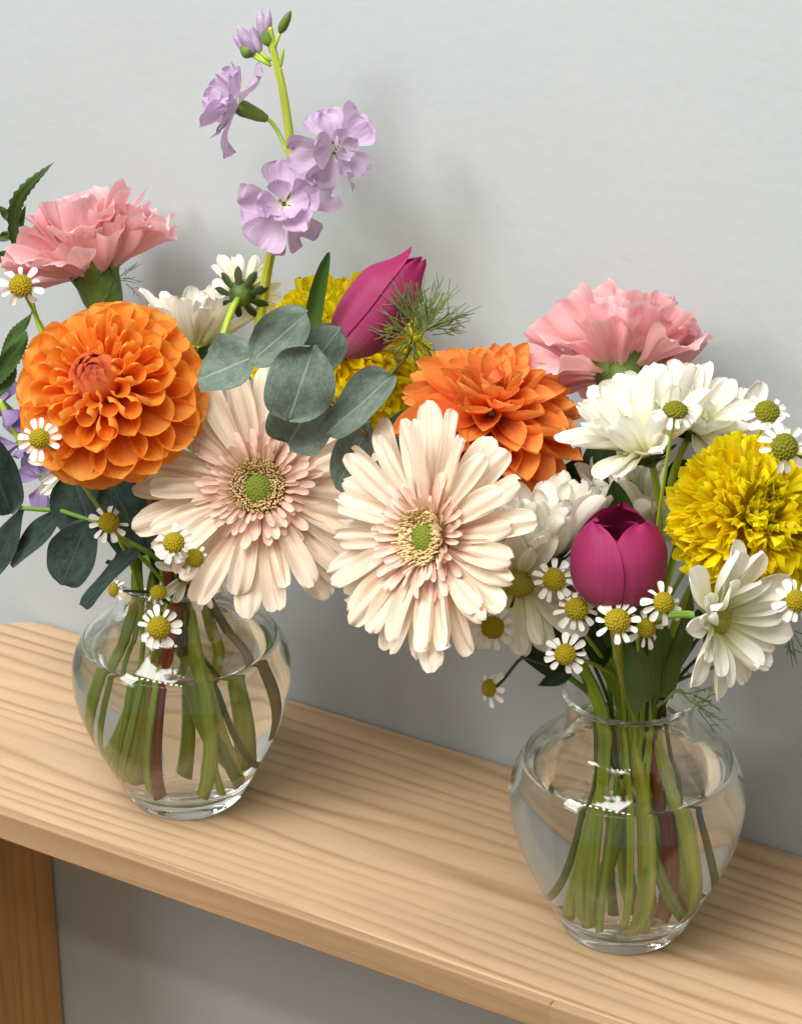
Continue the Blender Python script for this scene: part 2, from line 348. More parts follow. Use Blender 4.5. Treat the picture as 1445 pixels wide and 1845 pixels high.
M['brown_stem'] = stem_mat('brown_woody_stem', (0.20, 0.14, 0.05), (0.36, 0.26, 0.10), 0.6)
M['cut_end'] = noise_mat('cut_stem_end', (0.42, 0.46, 0.20), (0.62, 0.64, 0.36), 900, 0.6)
M['twig'] = stem_mat('dark_thin_stem', (0.02, 0.035, 0.012), (0.06, 0.08, 0.025))
M['calyx'] = noise_mat('green_calyx', (0.07, 0.14, 0.025), (0.17, 0.27, 0.05), 120, 0.5, trans=0.05)
M['dark_calyx'] = noise_mat('dark_calyx', (0.03, 0.07, 0.012), (0.09, 0.15, 0.03), 200, 0.5)
M['lilac_bud'] = noise_mat('stock_bud', (0.34, 0.24, 0.42), (0.60, 0.50, 0.66), 150, 0.6, trans=.2)
M['bract'] = noise_mat('dark_green_bract', (0.012, 0.028, 0.008), (0.04, 0.075, 0.02), 160, 0.55)
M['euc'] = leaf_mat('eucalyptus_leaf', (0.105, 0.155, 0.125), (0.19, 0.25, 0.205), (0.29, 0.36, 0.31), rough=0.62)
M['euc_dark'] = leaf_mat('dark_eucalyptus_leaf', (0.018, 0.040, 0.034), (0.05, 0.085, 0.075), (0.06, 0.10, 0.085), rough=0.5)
M['leaf'] = leaf_mat('green_leaf', (0.035, 0.085, 0.02), (0.08, 0.15, 0.035), (0.10, 0.17, 0.05), rough=0.45, veins=20)
M['dark_leaf'] = leaf_mat('dark_green_leaf', (0.012, 0.035, 0.012), (0.035, 0.07, 0.022), (0.05, 0.09, 0.03), rough=0.45, veins=12)
M['tulip_leaf'] = petal_mat('tulip_leaf', [(0, (0.10, 0.19, 0.04)), (1, (0.045, 0.12, 0.025))], trans=0.15, vein=0.2, vk=50, rough=0.4)
M['fennel'] = noise_mat('fennel_thread', (0.06, 0.10, 0.02), (0.16, 0.22, 0.05), 100, 0.5)
M['bench'] = wood_mat('pine_top', (0.57, 0.405, 0.25), (0.475, 0.315, 0.18), (0.35, 0.215, 0.115))
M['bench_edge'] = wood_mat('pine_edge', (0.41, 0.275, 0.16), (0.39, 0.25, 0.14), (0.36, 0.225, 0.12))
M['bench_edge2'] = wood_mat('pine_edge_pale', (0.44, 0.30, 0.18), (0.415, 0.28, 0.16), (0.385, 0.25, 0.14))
M['bench_leg'] = wood_mat('pine_leg', (0.56, 0.32, 0.11), (0.50, 0.27, 0.085), (0.40, 0.205, 0.06), axis='Z')

def glass_mat(name, ior, c):
    m, nt, N, L, b, out = nodes(name)
    b.inputs['Base Color'].default_value = (*c, 1); b.inputs['Roughness'].default_value = 0.0
    b.inputs['IOR'].default_value = ior; b.inputs['Transmission Weight'].default_value = 1.0
    return m
M['glass'] = glass_mat('clear_glass', 1.5, (0.975, 0.992, 0.983))
M['water'] = glass_mat('water', 1.333, (0.99, 0.997, 0.985))

m, nt, N, L, b, out = nodes('wall_paint')
tc = N.new('ShaderNodeTexCoord')
n1 = N.new('ShaderNodeTexNoise'); n1.inputs['Scale'].default_value = 190; n1.inputs['Detail'].default_value = 4; L.new(tc.outputs['Object'], n1.inputs['Vector'])
n2 = N.new('ShaderNodeTexNoise'); n2.inputs['Scale'].default_value = 9; n2.inputs['Detail'].default_value = 3; L.new(tc.outputs['Object'], n2.inputs['Vector'])
rp = ramp(N, [(0.3, (0.455, 0.51, 0.54)), (0.7, (0.47, 0.525, 0.555))]); L.new(n2.outputs[0], rp.inputs[0]); L.new(rp.outputs[0], b.inputs['Base Color'])
b.inputs['Roughness'].default_value = 0.75; b.inputs['Specular IOR Level'].default_value = 0.2
bp = N.new('ShaderNodeBump'); bp.inputs['Strength'].default_value = 0.18; bp.inputs['Distance'].default_value = 0.001; L.new(n1.outputs[0], bp.inputs['Height']); L.new(bp.outputs[0], b.inputs['Normal'])
M['wall'] = m

# ------------------------------------------------------------------ setting: wall and bench
def box(x0, x1, y0, y1, z0, z1):
    v = [(x, y, z) for x in (x0, x1) for y in (y0, y1) for z in (z0, z1)]
    f = [(0, 1, 3, 2), (4, 6, 7, 5), (0, 4, 5, 1), (2, 3, 7, 6), (0, 2, 6, 4), (1, 5, 7, 3)]
    return v, f
YW = 0.0783
v, f = box(-1.6, 1.4, YW, YW + 0.1, -0.8, 1.3)
solo('wall', mesh_from('wall', v, f, M['wall'], smooth=False), kind='structure')

v, f = box(-1.6, 1.4, -1.6, YW, -0.52, -0.42)
solo('floor', mesh_from('floor', v, f, wood_mat('floor_boards', (0.26, 0.15, 0.07), (0.21, 0.115, 0.05), (0.14, 0.075, 0.03)), smooth=False), kind='structure')
BL, BR, BF, BB, TH = -0.362, 0.46, -0.0621, 0.0775, 0.0136
bench = thing('wooden_bench', (0, 0, -TH), 'narrow pale pine bench standing against the white wall under both vases', 'bench')
def slab(name, outline, z0, z1, bev, mat):
    n = len(outline); vs_ = []; fs = []
    def inset(d):
        o = []
        for i in range(n):
            p0, p1, p2 = Vector(outline[i - 1]), Vector(outline[i]), Vector(outline[(i + 1) % n])
            a = (p1 - p0); b_ = (p2 - p1)
            a = a.normalized() if a.length > 0 else b_.normalized(); b_ = b_.normalized()
            na = Vector((-a.y, a.x)); nb = Vector((-b_.y, b_.x)); nn = (na + nb).normalized()
            o.append(p1 + nn * d / max(nn.dot(na), 0.3))
        return o
    layers = [(bev, z0), (bev * 0.3, z0 + bev * 0.3), (0, z0 + bev), (0, z1 - bev), (bev * 0.3, z1 - bev * 0.3), (bev, z1)]
    for d, z in layers: vs_ += [(p.x, p.y, z) for p in inset(d)]
    for l in range(len(layers) - 1):
        for i in range(n):
            j = (i + 1) % n; fs.append((l * n + i, l * n + j, (l + 1) * n + j, (l + 1) * n + i))
    fs.append(tuple(range(n - 1, -1, -1))); k = (len(layers) - 1) * n; fs.append(tuple(range(k, k + n)))
    me = mesh_from(name, vs_, fs, mat, smooth=False)
    return me
rc = 0.022; ol = []
STR = 0.004                                   # depth of the front edge strips
for (cx_, cy_, a0) in ((BL + rc, BF + STR + rc, 180), (BR - 0.01, BF + STR + 0.01, 270), (BR - rc, BB - rc, 0), (BL + rc, BB - rc, 90)):
    rr = 0.01 if a0 == 270 else rc
    for k in range(9):
        a = R(a0 + 90 * k / 8); ol.append((cx_ + rr * math.cos(a), cy_ + rr * math.sin(a)))
part('bench_top', slab('bench_top', ol, -TH, 0, 0.0012, M['bench']), bench)
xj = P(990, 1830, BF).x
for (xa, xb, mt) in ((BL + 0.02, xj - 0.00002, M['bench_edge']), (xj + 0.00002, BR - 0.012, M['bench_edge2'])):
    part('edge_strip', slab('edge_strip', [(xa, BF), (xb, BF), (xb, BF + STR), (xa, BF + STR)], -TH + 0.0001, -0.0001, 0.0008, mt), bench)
for xa in (-0.361, 0.43):
    v, f = box(xa, xa + 0.0135, BF + 0.006, BB - 0.002, -0.42, -TH - 0.0002)
    part('leg', mesh_from('leg', v, f, M['bench_leg'], smooth=False), bench)

# ------------------------------------------------------------------ vases and water
OUT = [(0.0225, 0.0), (0.0252, 0.0035), (0.0290, 0.011), (0.0345, 0.022), (0.0400, 0.034), (0.0437, 0.046), (0.0452, 0.057), (0.0440, 0.067), (0.0395, 0.0755), (0.0325, 0.0815), (0.0267, 0.0855), (0.0246, 0.0905), (0.0243, 0.0965), (0.0250, 0.1010), (0.0262, 0.1045)]
op = smooth_prof(OUT, 4)
TG = 0.0022
inn = []
for i, p in enumerate(op):
    a = op[max(i - 1, 0)]; b_ = op[min(i + 1, len(op) - 1)]; t = (b_ - a).normalized()
    inn.append(Vector((p.x - t.y * TG, p.y + t.x * TG)))
FLOOR_Z = 0.0085
inn = [p for p in inn if p.y > FLOOR_Z + 0.002]
first = inn[0]
vase_prof = [(0, 0.0012), (0.012, 0.0010), (0.0195, 0.0004)] + [(p.x, p.y) for p in op]
e = op[-1]; i_ = inn[-1]
_m = (e + i_) / 2; _d = e - _m; _t = Vector((-_d.y, _d.x))
for k in range(1, 8):
    a = math.pi * k / 8; q = _m + _d * math.cos(a) + _t * math.sin(a); vase_prof.append((q.x, q.y))
inner = [(p.x, p.y) for p in reversed(inn)]
floor = [(first.x - 0.001, first.y - 0.0012), (first.x - 0.004, FLOOR_Z + 0.0004), (first.x * 0.5, FLOOR_Z - 0.0003), (0, FLOOR_Z - 0.0005)]
vase_prof += inner + floor
VX = {'L': Vector((-0.2015, -0.0086, 0)), 'R': Vector((0.0, 0.0, 0))}
vv, vf = lathe(vase_prof, 96)
vase_me = mesh_from('glass_vase', vv, vf, M['glass'])
solo('glass_vase', vase_me, 'clear round glass vase on the left, below the ball-shaped orange dahlia', 'vase', loc=VX['L'])
solo('glass_vase', vase_me, 'clear round glass vase on the right, below the upright magenta tulip', 'vase', loc=VX['R'])
WL = 0.0735
OV = 0.0003
wp = [(0, FLOOR_Z - 0.0005 - OV)] + [(x * 0.5, z - OV) if k == 2 else (x + OV * 0.5, z - OV) for k, (x, z) in list(enumerate(floor))[::-1][1:]]
wi = [(p.x + OV, p.y) for p in inn if p.y < WL]
wr = cr([(p.y, p.x) for p in inn], WL)
wp = [(0, FLOOR_Z - 0.0008), (first.x * 0.5, FLOOR_Z - 0.0006), (first.x - 0.004, FLOOR_Z + 0.0001), (first.x - 0.0007, first.y - 0.0014)] + wi
wp += [(wr + OV, WL + 0.0008), (wr - 0.0005, WL + 0.0003), (wr - 0.002, WL), (wr * 0.5, WL), (0, WL)]
wv, wf = lathe(wp, 96)
water_me = mesh_from('water', wv, wf, M['water'])
solo('water', water_me, 'clear water round the stems in the left vase', 'water', loc=VX['L'])
solo('water', water_me, 'clear water round the stems in the right vase', 'water', loc=VX['R'])

HR = Vector((math.cos(YAW), math.sin(YAW), 0)); HT = Vector((math.sin(YAW), -math.cos(YAW), 0))
_foot_rng = random.Random(5)
def foot_pt(v, foot, z=None):
    p = VX[v] + HR * foot[0] + HT * foot[1]; p.z = FLOOR_Z + 0.003 + (.020 if math.hypot(*foot) > .028 else 0) + ((abs(foot[0] * 7919 + foot[1] * 3571) * 10) % 1) * .008 if z is None else z; return p
def hermite(p0, p1, t0, t1, n):
    o = []
    for k in range(n + 1):
        t = k / n
        o.append(p0 * (2*t**3-3*t**2+1) + t0 * (t**3-2*t**2+t) + p1 * (-2*t**3+3*t**2) + t1 * (t**3-t**2))
    return o
def stem_path(v, foot, attach, axis, r, neck=None, fz=None, pull=0.4, mid=None):
    f0 = foot_pt(v, foot, fz)
    kf = _foot_rng.choice((.45, .35, .2, -.15)); nk = neck if neck else (foot[0] * kf + _foot_rng.uniform(-.007, .007), foot[1] * kf + _foot_rng.uniform(-.007, .007))
    lim = 0.0205 - r - 0.0012; l = math.hypot(*nk)
    if l > lim: nk = (nk[0] * lim / l, nk[1] * lim / l)
    n0 = VX[v] + HR * nk[0] + HT * nk[1]; n0.z = 0.093
    bw = HR * _foot_rng.uniform(-.022, .022) + HT * _foot_rng.uniform(-.02, .02)
    if fz is not None: bw = bw * 0
    lo = hermite(f0, n0, (n0 - f0) * 0.9 + bw, (n0 - f0) * 0.9 - bw * .6 + Vector((0, 0, 0.02)), 14)
    d = (attach - n0).length
    dirn = (n0 - f0).normalized() * 0.5 + Vector((0, 0, 0.6)) + (attach - n0).normalized() * 0.35
    if mid is not None:
        hi = hermite(n0, mid, dirn.normalized() * (mid - n0).length * 0.9, (attach - n0).normalized() * (mid - n0).length * 0.8, 10)
        hi += hermite(mid, attach, (attach - n0).normalized() * (attach - mid).length * 0.8, axis * (attach - mid).length * 0.9, 8)[1:]
    else:
        hi = hermite(n0, attach, dirn.normalized() * d * 0.75, axis.normalized() * d * pull * 2, 16)
    return lo + hi[1:]
def add_stem(t, v, foot, attach, axis, r, mat, r_top=None, **kw):
    pts = stem_path(v, foot, attach, axis, r, **kw)
    n = len(pts); rt = r_top or r
    rad = [r + (rt - r) * (k / (n - 1)) for k in range(n)]
    loc = t.location
    if r > .0012:                                            # swollen leaf nodes
        for q in _foot_rng.sample(range(3, n - 3), 3): rad[q] *= 1.16
    vs_, fs, uv = tube('stem', pts, rad, mat, 12)
    tg = (pts[1] - pts[0]).normalized()
    if r > .0012:                                            # slanting cut
        sx = tg.orthogonal().normalized() * (1 if _foot_rng.random() < .5 else -1)
        for k in range(12): vs_[k] = vs_[k] + tg * ((vs_[k] - pts[0]).dot(sx) * .8)
    me = mesh_from('stem', vs_, fs, mat, uv); me.materials.append(M['cut_end']); me.polygons[len(fs) - 2].material_index = 1; me.polygons[len(fs) - 2].use_smooth = False
    return part('stem', me, t)
def root_of(v, foot): return foot_pt(v, foot)

# ------------------------------------------------------------------ shared petal meshes
STRAP = [(0, .30), (.15, .50), (.45, .86), (.70, 1.0), (.87, .95), (.95, .80), (.985, .60), (1, .38)]
OVAL = [(0, .35), (.2, .62), (.5, .95), (.7, 1.0), (.87, .80), (.96, .45), (1, .08)]
POINT = [(0, .45), (.2, .72), (.5, 1.0), (.72, .88), (.88, .52), (.96, .24), (1, .03)]
FAN = [(0, .07), (.25, .13), (.45, .32), (.7, .74), (.9, 1.0), (1, 1.02)]
SPAT = [(0, .12), (.3, .25), (.55, .62), (.8, .98), (.93, .95), (1, .72)]
OBOV = [(0, .10), (.2, .22), (.45, .66), (.72, 1.0), (.9, .92), (.97, .65), (1, .40)]
TUBEP = [(0, .40), (.3, .62), (.65, .90), (.86, 1.0), (.96, .97), (1, .86)]
BLUNT = [(0, .45), (.3, .75), (.65, 1.0), (.86, .92), (.96, .62), (1, .30)]
G_PET = [petal('gerbera_petal', M['cream'], STRAP, 0.262, bend=b_, bend0=b0, cup0=.9, cup1=-.30 + .7 * (k % 2), groove=.09, gk=2, serr=.012, sk=1.5, nu=12, nv=12, seed=k, noisy=.08, side=sd)
         for k, (b_, b0, sd) in enumerate([(-.28, .12, .02), (-.45, .2, -.02), (-.12, .02, .015), (.12, -.02, -.03), (-.6, .25, .0), (-.2, .15, .05)])]
G_FLO = [petal('gerbera_floret', M['cream_pink'], STRAP, 0.30, bend=b_, cup0=1.3, cup1=.8, nu=6, nv=4, seed=k) for k, b_ in enumerate([-.3, -.6, .1, .35])]
D_IN = [petal('dahlia_petal', M['orange_bud'], POINT, 0.56, bend=1.35, bpow=1.0, cup0=.9, cup1=1.0, nu=8, nv=6, seed=k) for k in range(2)]
D_TUBE = [petal('dahlia_petal', M['orange'], TUBEP, 1.25, bend=.02, cup0=2.9, cup1=c1, nu=9, nv=12, seed=k, tipdip=-.03) for k, c1 in enumerate([2.7, 2.3, 2.5])]
D_OUT = [petal('dahlia_petal', M['orange'], OVAL, 0.98, bend=b_, cup0=2.3, cup1=c1, nu=10, nv=9, seed=k, groove=.03, gk=2, noisy=.03) for k, (b_, c1) in enumerate([(.15, .95), (-.1, .75), (.25, 1.1), (-.2, .65)])]
D_LOOSE = [petal('dahlia_petal', M['orange_pale'], POINT, 0.70, bend=b_, cup0=1.7, cup1=c1, nu=10, nv=8, seed=k, groove=.03, gk=2, noisy=.05) for k, (b_, c1) in enumerate([(.3, 1.2), (.05, .9), (.5, 1.4), (-.1, .8)])]
C_PET = [petal('carnation_petal', M['pink'], FAN, w_, bend=b_, cup0=.7, cup1=c_, ruffle=rf, rk=1.5 + .3 * k, rpow=1.8, serr=.035, sk=9 + k, nu=12, nv=24, seed=k, noisy=.16)
         for k, (w_, b_, c_, rf) in enumerate([(1.0, -.5, .5, .055), (.95, .25, .9, .06), (1.1, -.8, .35, .05), (.9, .6, 1.1, .06), (1.05, -.2, .9, .06)])]
W_PET = [petal('chrysanthemum_petal', M['white'], OVAL, w_, bend=b_, bend0=b0, cup0=1.2, cup1=c_, groove=.12, gk=2, nu=11, nv=8, seed=k, noisy=.07, side=sd)
         for k, (w_, b_, b0, c_, sd) in enumerate([(.38, -.3, .1, .3, .02), (.44, .25, 0, .8, -.03), (.34, -.7, .2, .3, .04), (.42, .5, -.1, 1.1, 0), (.30, -.1, 0, .7, -.06)])]
H_PET = [petal('chamomile_petal', M['chamomile'], STRAP, 0.46, bend=b_, cup0=.5, cup1=.35, groove=.08, gk=2, nu=6, nv=5, seed=k) for k, b_ in enumerate([-.15, -.45, .1])]
S_PET = [petal('stock_petal', M['lilac'], OBOV, w_, bend=b_, cup0=.6, cup1=c_, ruffle=rf, rk=1.6, rpow=2, nu=10, nv=10, seed=k, noisy=.16) for k, (w_, b_, c_, rf) in enumerate([(1.02, -.5, .3, .04), (1.1, -.2, .6, .045), (.9, .35, .9, .04), (1.0, -.9, .35, .04)])]
SD_PET = [petal('stock_petal', M['violet'], OBOV, w_, bend=b_, cup0=.6, cup1=c_, ruffle=.03, rk=1.6, rpow=2, nu=10, nv=10, seed=k + 9, noisy=.16) for k, (w_, b_, c_) in enumerate([(.82, -.5, .2), (.9, .2, .6), (.8, -.7, .4)])]
Y_PET = [petal('marigold_petal', M['yellow'], SPAT, w_, bend=b_, cup0=1.6, cup1=c_, ruffle=.07, rk=1.8 + .4 * k, rpow=2.5, tipdip=.07 * (1 if k % 2 else -1), nu=8, nv=9, seed=k, noisy=.10)
         for k, (w_, b_, c_) in enumerate([(.42, -.4, .6), (.48, .1, .9), (.36, -.8, .4), (.44, .4, 1.1)])]
YC_PET = [petal('marigold_petal', M['yellow_core'], SPAT, .42, bend=b_, cup0=1.6, cup1=1.3, ruffle=.06, rk=2, rpow=2, nu=6, nv=6, seed=k + 4, noisy=.1) for k, b_ in enumerate([.7, .3])]
SEPAL = petal('sepal', M['bract'], POINT, .45, bend=.2, cup0=.6, cup1=.4, nu=6, nv=4, seed=2)
SEPAL_G = petal('sepal', M['calyx'], POINT, .5, bend=.15, cup0=.8, cup1=.6, nu=6, nv=4, seed=3)
def dome(name, mat, flat=0.5, n=20, rings=7, rough=0.0, seed=1):
    prof = [(math.sin(math.pi / 2 * k / rings), math.cos(math.pi / 2 * k / rings) * flat) for k in range(rings + 1)] + [(0.75, -0.25), (0, -0.3)]
    v_, f_ = lathe(prof, n); rr = random.Random(seed)
    if rough: v_ = [(x * (1 + rr.uniform(-rough, rough)), y * (1 + rr.uniform(-rough, rough)), z * (1 + rr.uniform(-rough, rough))) for x, y, z in v_]
    f_ = [tuple(reversed(q)) for q in f_]
    return mesh_from(name, v_, f_, mat)
def bumpy_dome(name, mat, flat, n_bumps, br, seed=0, core=None):
    """dome thickly set with tiny knobs in a spiral, one mesh"""
    prof = [(math.sin(math.pi / 2 * k / 7), math.cos(math.pi / 2 * k / 7) * flat) for k in range(8)] + [(0.75, -0.25), (0, -0.3)]
    v_, f_ = lathe(prof, 18); f_ = [tuple(reversed(q)) for q in f_]; rr = random.Random(seed)
    for i in range(n_bumps):
        t = (i + .5) / n_bumps; ph = math.acos(1 - t); az = i * 2.39996
        n_ = Vector((math.sin(ph) * math.cos(az), math.sin(ph) * math.sin(az), math.cos(ph)))
        c = Vector((n_.x, n_.y, n_.z * flat)); x = n_.orthogonal().normalized(); y = n_.cross(x); b0 = len(v_); q = br * rr.uniform(.8, 1.2)
        for k in range(5):
            a = 2 * math.pi * k / 5; v_.append(tuple(c + (x * math.cos(a) + y * math.sin(a)) * q - n_ * q * .3))
        for k in range(5):
            a = 2 * math.pi * (k + .5) / 5; v_.append(tuple(c + (x * math.cos(a) + y * math.sin(a)) * q * .6 + n_ * q * .6))
        v_.append(tuple(c + n_ * q * .8))
        for k in range(5):
            k2 = (k + 1) % 5
            f_.append((b0 + k, b0 + k2, b0 + 5 + k)); f_.append((b0 + k2, b0 + 5 + k2, b0 + 5 + k)); f_.append((b0 + 5 + k, b0 + 5 + k2, b0 + 10))
    return mesh_from(name, v_, f_, mat)
H_DISC = bumpy_dome('chamomile_disc', M['cham_disc'], .72, 70, .15, 1)
H_DISCG = bumpy_dome('chamomile_disc', M['cham_disc_green'], .72, 70, .15, 2)
W_DISC = bumpy_dome('chrysanthemum_disc', M['chry_disc'], .5, 60, .16, 3)
G_EYE = bumpy_dome('gerbera_eye', M['ger_green'], .45, 110, .10, 4)
CUP = None
def calyx_cup(name, mat, prof, n=14):
    v_, f_ = lathe(prof, n); return mesh_from(name, v_, f_, mat)

# ------------------------------------------------------------------ flower makers
def gerbera(v, px, py, y, Rpx, axis, label, foot, rng, mid=None, n1=21, n2=18, smat='green'):
    c = P(px, py, y); s = psc(c); Rm = Rpx / s; ax = D(*axis); F = frame(c, ax)
    t = thing('gerbera', root_of(v, foot), label, 'gerbera', 'gerberas')
    add_stem(t, v, foot, c - ax * 0.010, ax, 0.0025, M[smat], 0.0022, mid=mid)
    part('flower_base', calyx_cup('flower_base', M['calyx'], [(0, -.012), (.003, -.011), (.009, -.005), (.012, -.001), (.011, 0.0005), (0, 0.0005)]), t, F)
    for ring, (n, e0, sc_, h) in enumerate(((n1, 2, 1.0, 0.0), (n2, 9, .88, .0012))):
        for k in range(n):
            az = 2 * math.pi * (k + .5 * ring) / n + rng.uniform(-.06, .06)
            part('petal', rng.choice(G_PET), t, ringM(F, az, .16 * Rm, h + rng.uniform(-.0006, .0006), R(e0 + rng.uniform(-11, 11)), Rm * .86 * sc_ * rng.uniform(.90, 1.04), rng.uniform(-.35, .35), rng.uniform(.85, 1.12), rng.uniform(-.06, .06)))
    for ring, (n, e0, ln, rho, h) in enumerate(((38, 16, .30, .22, .002), (36, 30, .25, .215, .0035), (30, 48, .19, .20, .0045))):
        for k in range(n):
            az = 2 * math.pi * (k + .37 * ring) / n + rng.uniform(-.05, .05)
            part('floret', rng.choice(G_FLO), t, ringM(F, az, rho * Rm, h, R(e0 + rng.uniform(-14, 14)), Rm * ln * rng.uniform(.75, 1.15), rng.uniform(-.4, .4), rng.uniform(.8, 1.1)))
    # ring of tiny upright disc florets, too small to pick apart
    vs_, fs = [], []
    for k in range(330):
        rr = Rm * (.10 + .115 * (k / 330)) * rng.uniform(.95, 1.05); az = k * 2.39996
        hh = .0022 + .0033 * (k / 330) + rng.uniform(-.0006, .0008); tl = .0024 * rng.uniform(.7, 1.2); q = .00028
        d = Vector((math.cos(az), math.sin(az), 0)); b_ = d * rr + Vector((0, 0, hh)); tip = b_ + Vector((0, 0, tl)) + d * rng.uniform(-.0006, .0012)
        sx = Vector((-d.y, d.x, 0)); i0 = len(vs_)
        for (pt, w_) in ((b_, q), (b_ * .3 + tip * .7, q * 1.5), (tip, q * .9)):
            vs_ += [pt + sx * w_, pt + d * w_, pt - sx * w_, pt - d * w_]
        for l in (0, 4):
            for j in range(4): fs.append((i0 + l + j, i0 + l + (j + 1) % 4, i0 + l + 4 + (j + 1) % 4, i0 + l + 4 + j))
        fs.append((i0 + 8, i0 + 9, i0 + 10, i0 + 11))
    part('disc_floret_ring', mesh_from('disc_florets', vs_, fs, M['ger_gold']), t, F, kind='stuff')
    part('disc_base', dome('disc_base', M['ger_dark'], .18), t, F @ Matrix.Translation((0, 0, .002)) @ Matrix.Diagonal((.235 * Rm, .235 * Rm, .2 * Rm, 1)))
    part('eye', G_EYE, t, F @ Matrix.Translation((0, 0, .0030)) @ Matrix.Diagonal((.115 * Rm, .115 * Rm, .12 * Rm, 1)))
    return t

def dahlia(v, px, py, y, Rpx, axis, label, foot, rng, loose=False, smat='red_stem', mid=None, N=88):
    c = P(px, py, y); s = psc(c); Rm = Rpx / s; ax = D(*axis); F = frame(c, ax)
    t = thing('dahlia', root_of(v, foot), label, 'dahlia', 'orange dahlias')
    add_stem(t, v, foot, c - ax * Rm * .35, ax, 0.0028, M[smat], 0.0026, mid=mid)
    part('flower_base', calyx_cup('flower_base', M['calyx'], [(0, -.36), (.10, -.35), (.22, -.22), (.26, -.02), (.12, .06), (0, .06)]), t, F @ Matrix.Diagonal((Rm, Rm, Rm, 1)))
    if not loose:
        for (n_, rho, h, ln, el) in ((15, .26, .24, .46, 66), (13, .22, .27, .44, 74), (10, .17, .30, .39, 80), (7, .11, .33, .31, 84)):
            for k in range(n_):
                part('petal', rng.choice(D_IN), t, ringM(F, 2 * math.pi * (k + rng.uniform(-.15, .15)) / n_ + rho * 9, rho * Rm, h * Rm, R(el + rng.uniform(-4, 4)), ln * Rm * rng.uniform(.95, 1.05), rng.uniform(-.15, .15)))
        part('bud_core', dome('bud_core', M['bud_core'], 1.0), t, F @ Matrix.Translation((0, 0, Rm * .30)) @ Matrix.Diagonal((Rm * .13, Rm * .13, Rm * .22, 1)))
    for i in range(N):
        q = (i + .5) / N; az = i * 2.39996 + rng.uniform(-.06, .06)
        if loose:
            phi = R(8 + 106 * q ** .62); size = (.34 + .50 * min(1, q * 1.5) ** .7) * 1.02
            me = rng.choice(D_IN) if q < .05 else rng.choice(D_LOOSE)
            el = math.pi / 2 - phi + R(rng.uniform(-10, 10)); rho = .27 * math.sin(phi) * (.35 + .65 * q); h = .30 * math.cos(phi) - .02
        else:
            phi = R(30 + 86 * q ** .78)
            me = rng.choice(D_TUBE) if q < .33 else rng.choice(D_OUT)
            size = .36 + .40 * min(1, q / .7) ** .9
            el = math.pi / 2 - phi + R(rng.uniform(-5, 5)); rho = .34 * math.sin(phi); h = .36 * math.cos(phi) - .04
        part('petal', me, t, ringM(F, az, rho * Rm, h * Rm, el, Rm * size * rng.uniform(.93, 1.05), rng.uniform(-.12, .12), rng.uniform(.9, 1.08)))
    return t

def marigold(v, px, py, y, Rpx, axis, label, foot, rng, N=285, mid=None):
    c = P(px, py, y); s = psc(c); Rm = Rpx / s; ax = D(*axis); F = frame(c, ax)
    t = thing('marigold', root_of(v, foot), label, 'marigold', 'yellow marigolds')
    add_stem(t, v, foot, c - ax * Rm * .75, ax, 0.0025, M['pale_green'], 0.0024, mid=mid)
    part('calyx', calyx_cup('calyx', M['calyx'], [(0, -.80), (.12, -.78), (.20, -.6), (.24, -.3), (.2, -.05), (0, 0)]), t, F @ Matrix.Diagonal((Rm, Rm, Rm, 1)))
    for i in range(N):
        q = (i + .5) / N; az = i * 2.39996 + rng.uniform(-.1, .1)
        phi = R(6 + 104 * q ** .60)
        core = q < .14
        el = math.pi / 2 - phi + R(rng.uniform(-9, 9))
        ln = (.50 + .24 * q / .14 if core else .70 + .13 * min(1, (q - .14) * 2)) * rng.uniform(.9, 1.08)
        me = rng.choice(YC_PET if core else Y_PET)
        part('petal', me, t, ringM(F, az, Rm * .20 * math.sin(phi), Rm * (-.12 + .12 * math.cos(phi)), el, Rm * ln, rng.uniform(-.9, .9), rng.uniform(.8, 1.15)))
    return t

def carnation(v, px, py, y, Rpx, axis, label, foot, rng, N=36, mid=None, spread=80, flat=1.0):
    """px,py: the mouth of the calyx"""
    c = P(px, py, y); s = psc(c); Rm = Rpx / s; ax = D(*axis); F = frame(c, ax)
    t = thing('carnation', root_of(v, foot), label, 'carnation', 'pink carnations')
    cl = .024
    add_stem(t, v, foot, c - ax * cl, ax, 0.0023, M['green'], 0.0022, mid=mid)
    part('calyx', calyx_cup('calyx', M['calyx'], [(0, -cl - .001), (.0032, -cl), (.0060, -cl + .004), (.0084, -cl * .45), (.0096, -.001), (.0080, .0005), (0, -.004)]), t, F)
    for k in range(5):
        part('sepal', SEPAL_G, t, ringM(F, 2 * math.pi * k / 5 + .3, .0092, -.0045, R(68), .0135, 0, 1.5))
    for k in range(3):
        part('bract', SEPAL_G, t, ringM(F, 2 * math.pi * k / 3, .0030, -cl + .001, R(68), .011, 0, 1.1))
    for i in range(N):
        q = (i + .5) / N; az = i * 2.39996 + rng.uniform(-.15, .15)
        phi = R(4 + spread * q ** .7 + rng.uniform(-6, 6))
        part('petal', rng.choice(C_PET), t, ringM(F, az, .0035 * math.sin(phi), -.004, math.pi / 2 - phi, Rm * (1.0 - .06 * q) * rng.uniform(.86, 1.05), rng.uniform(-.5, .5), rng.uniform(.8, 1.05), rng.uniform(-.15, .15)))
    return t

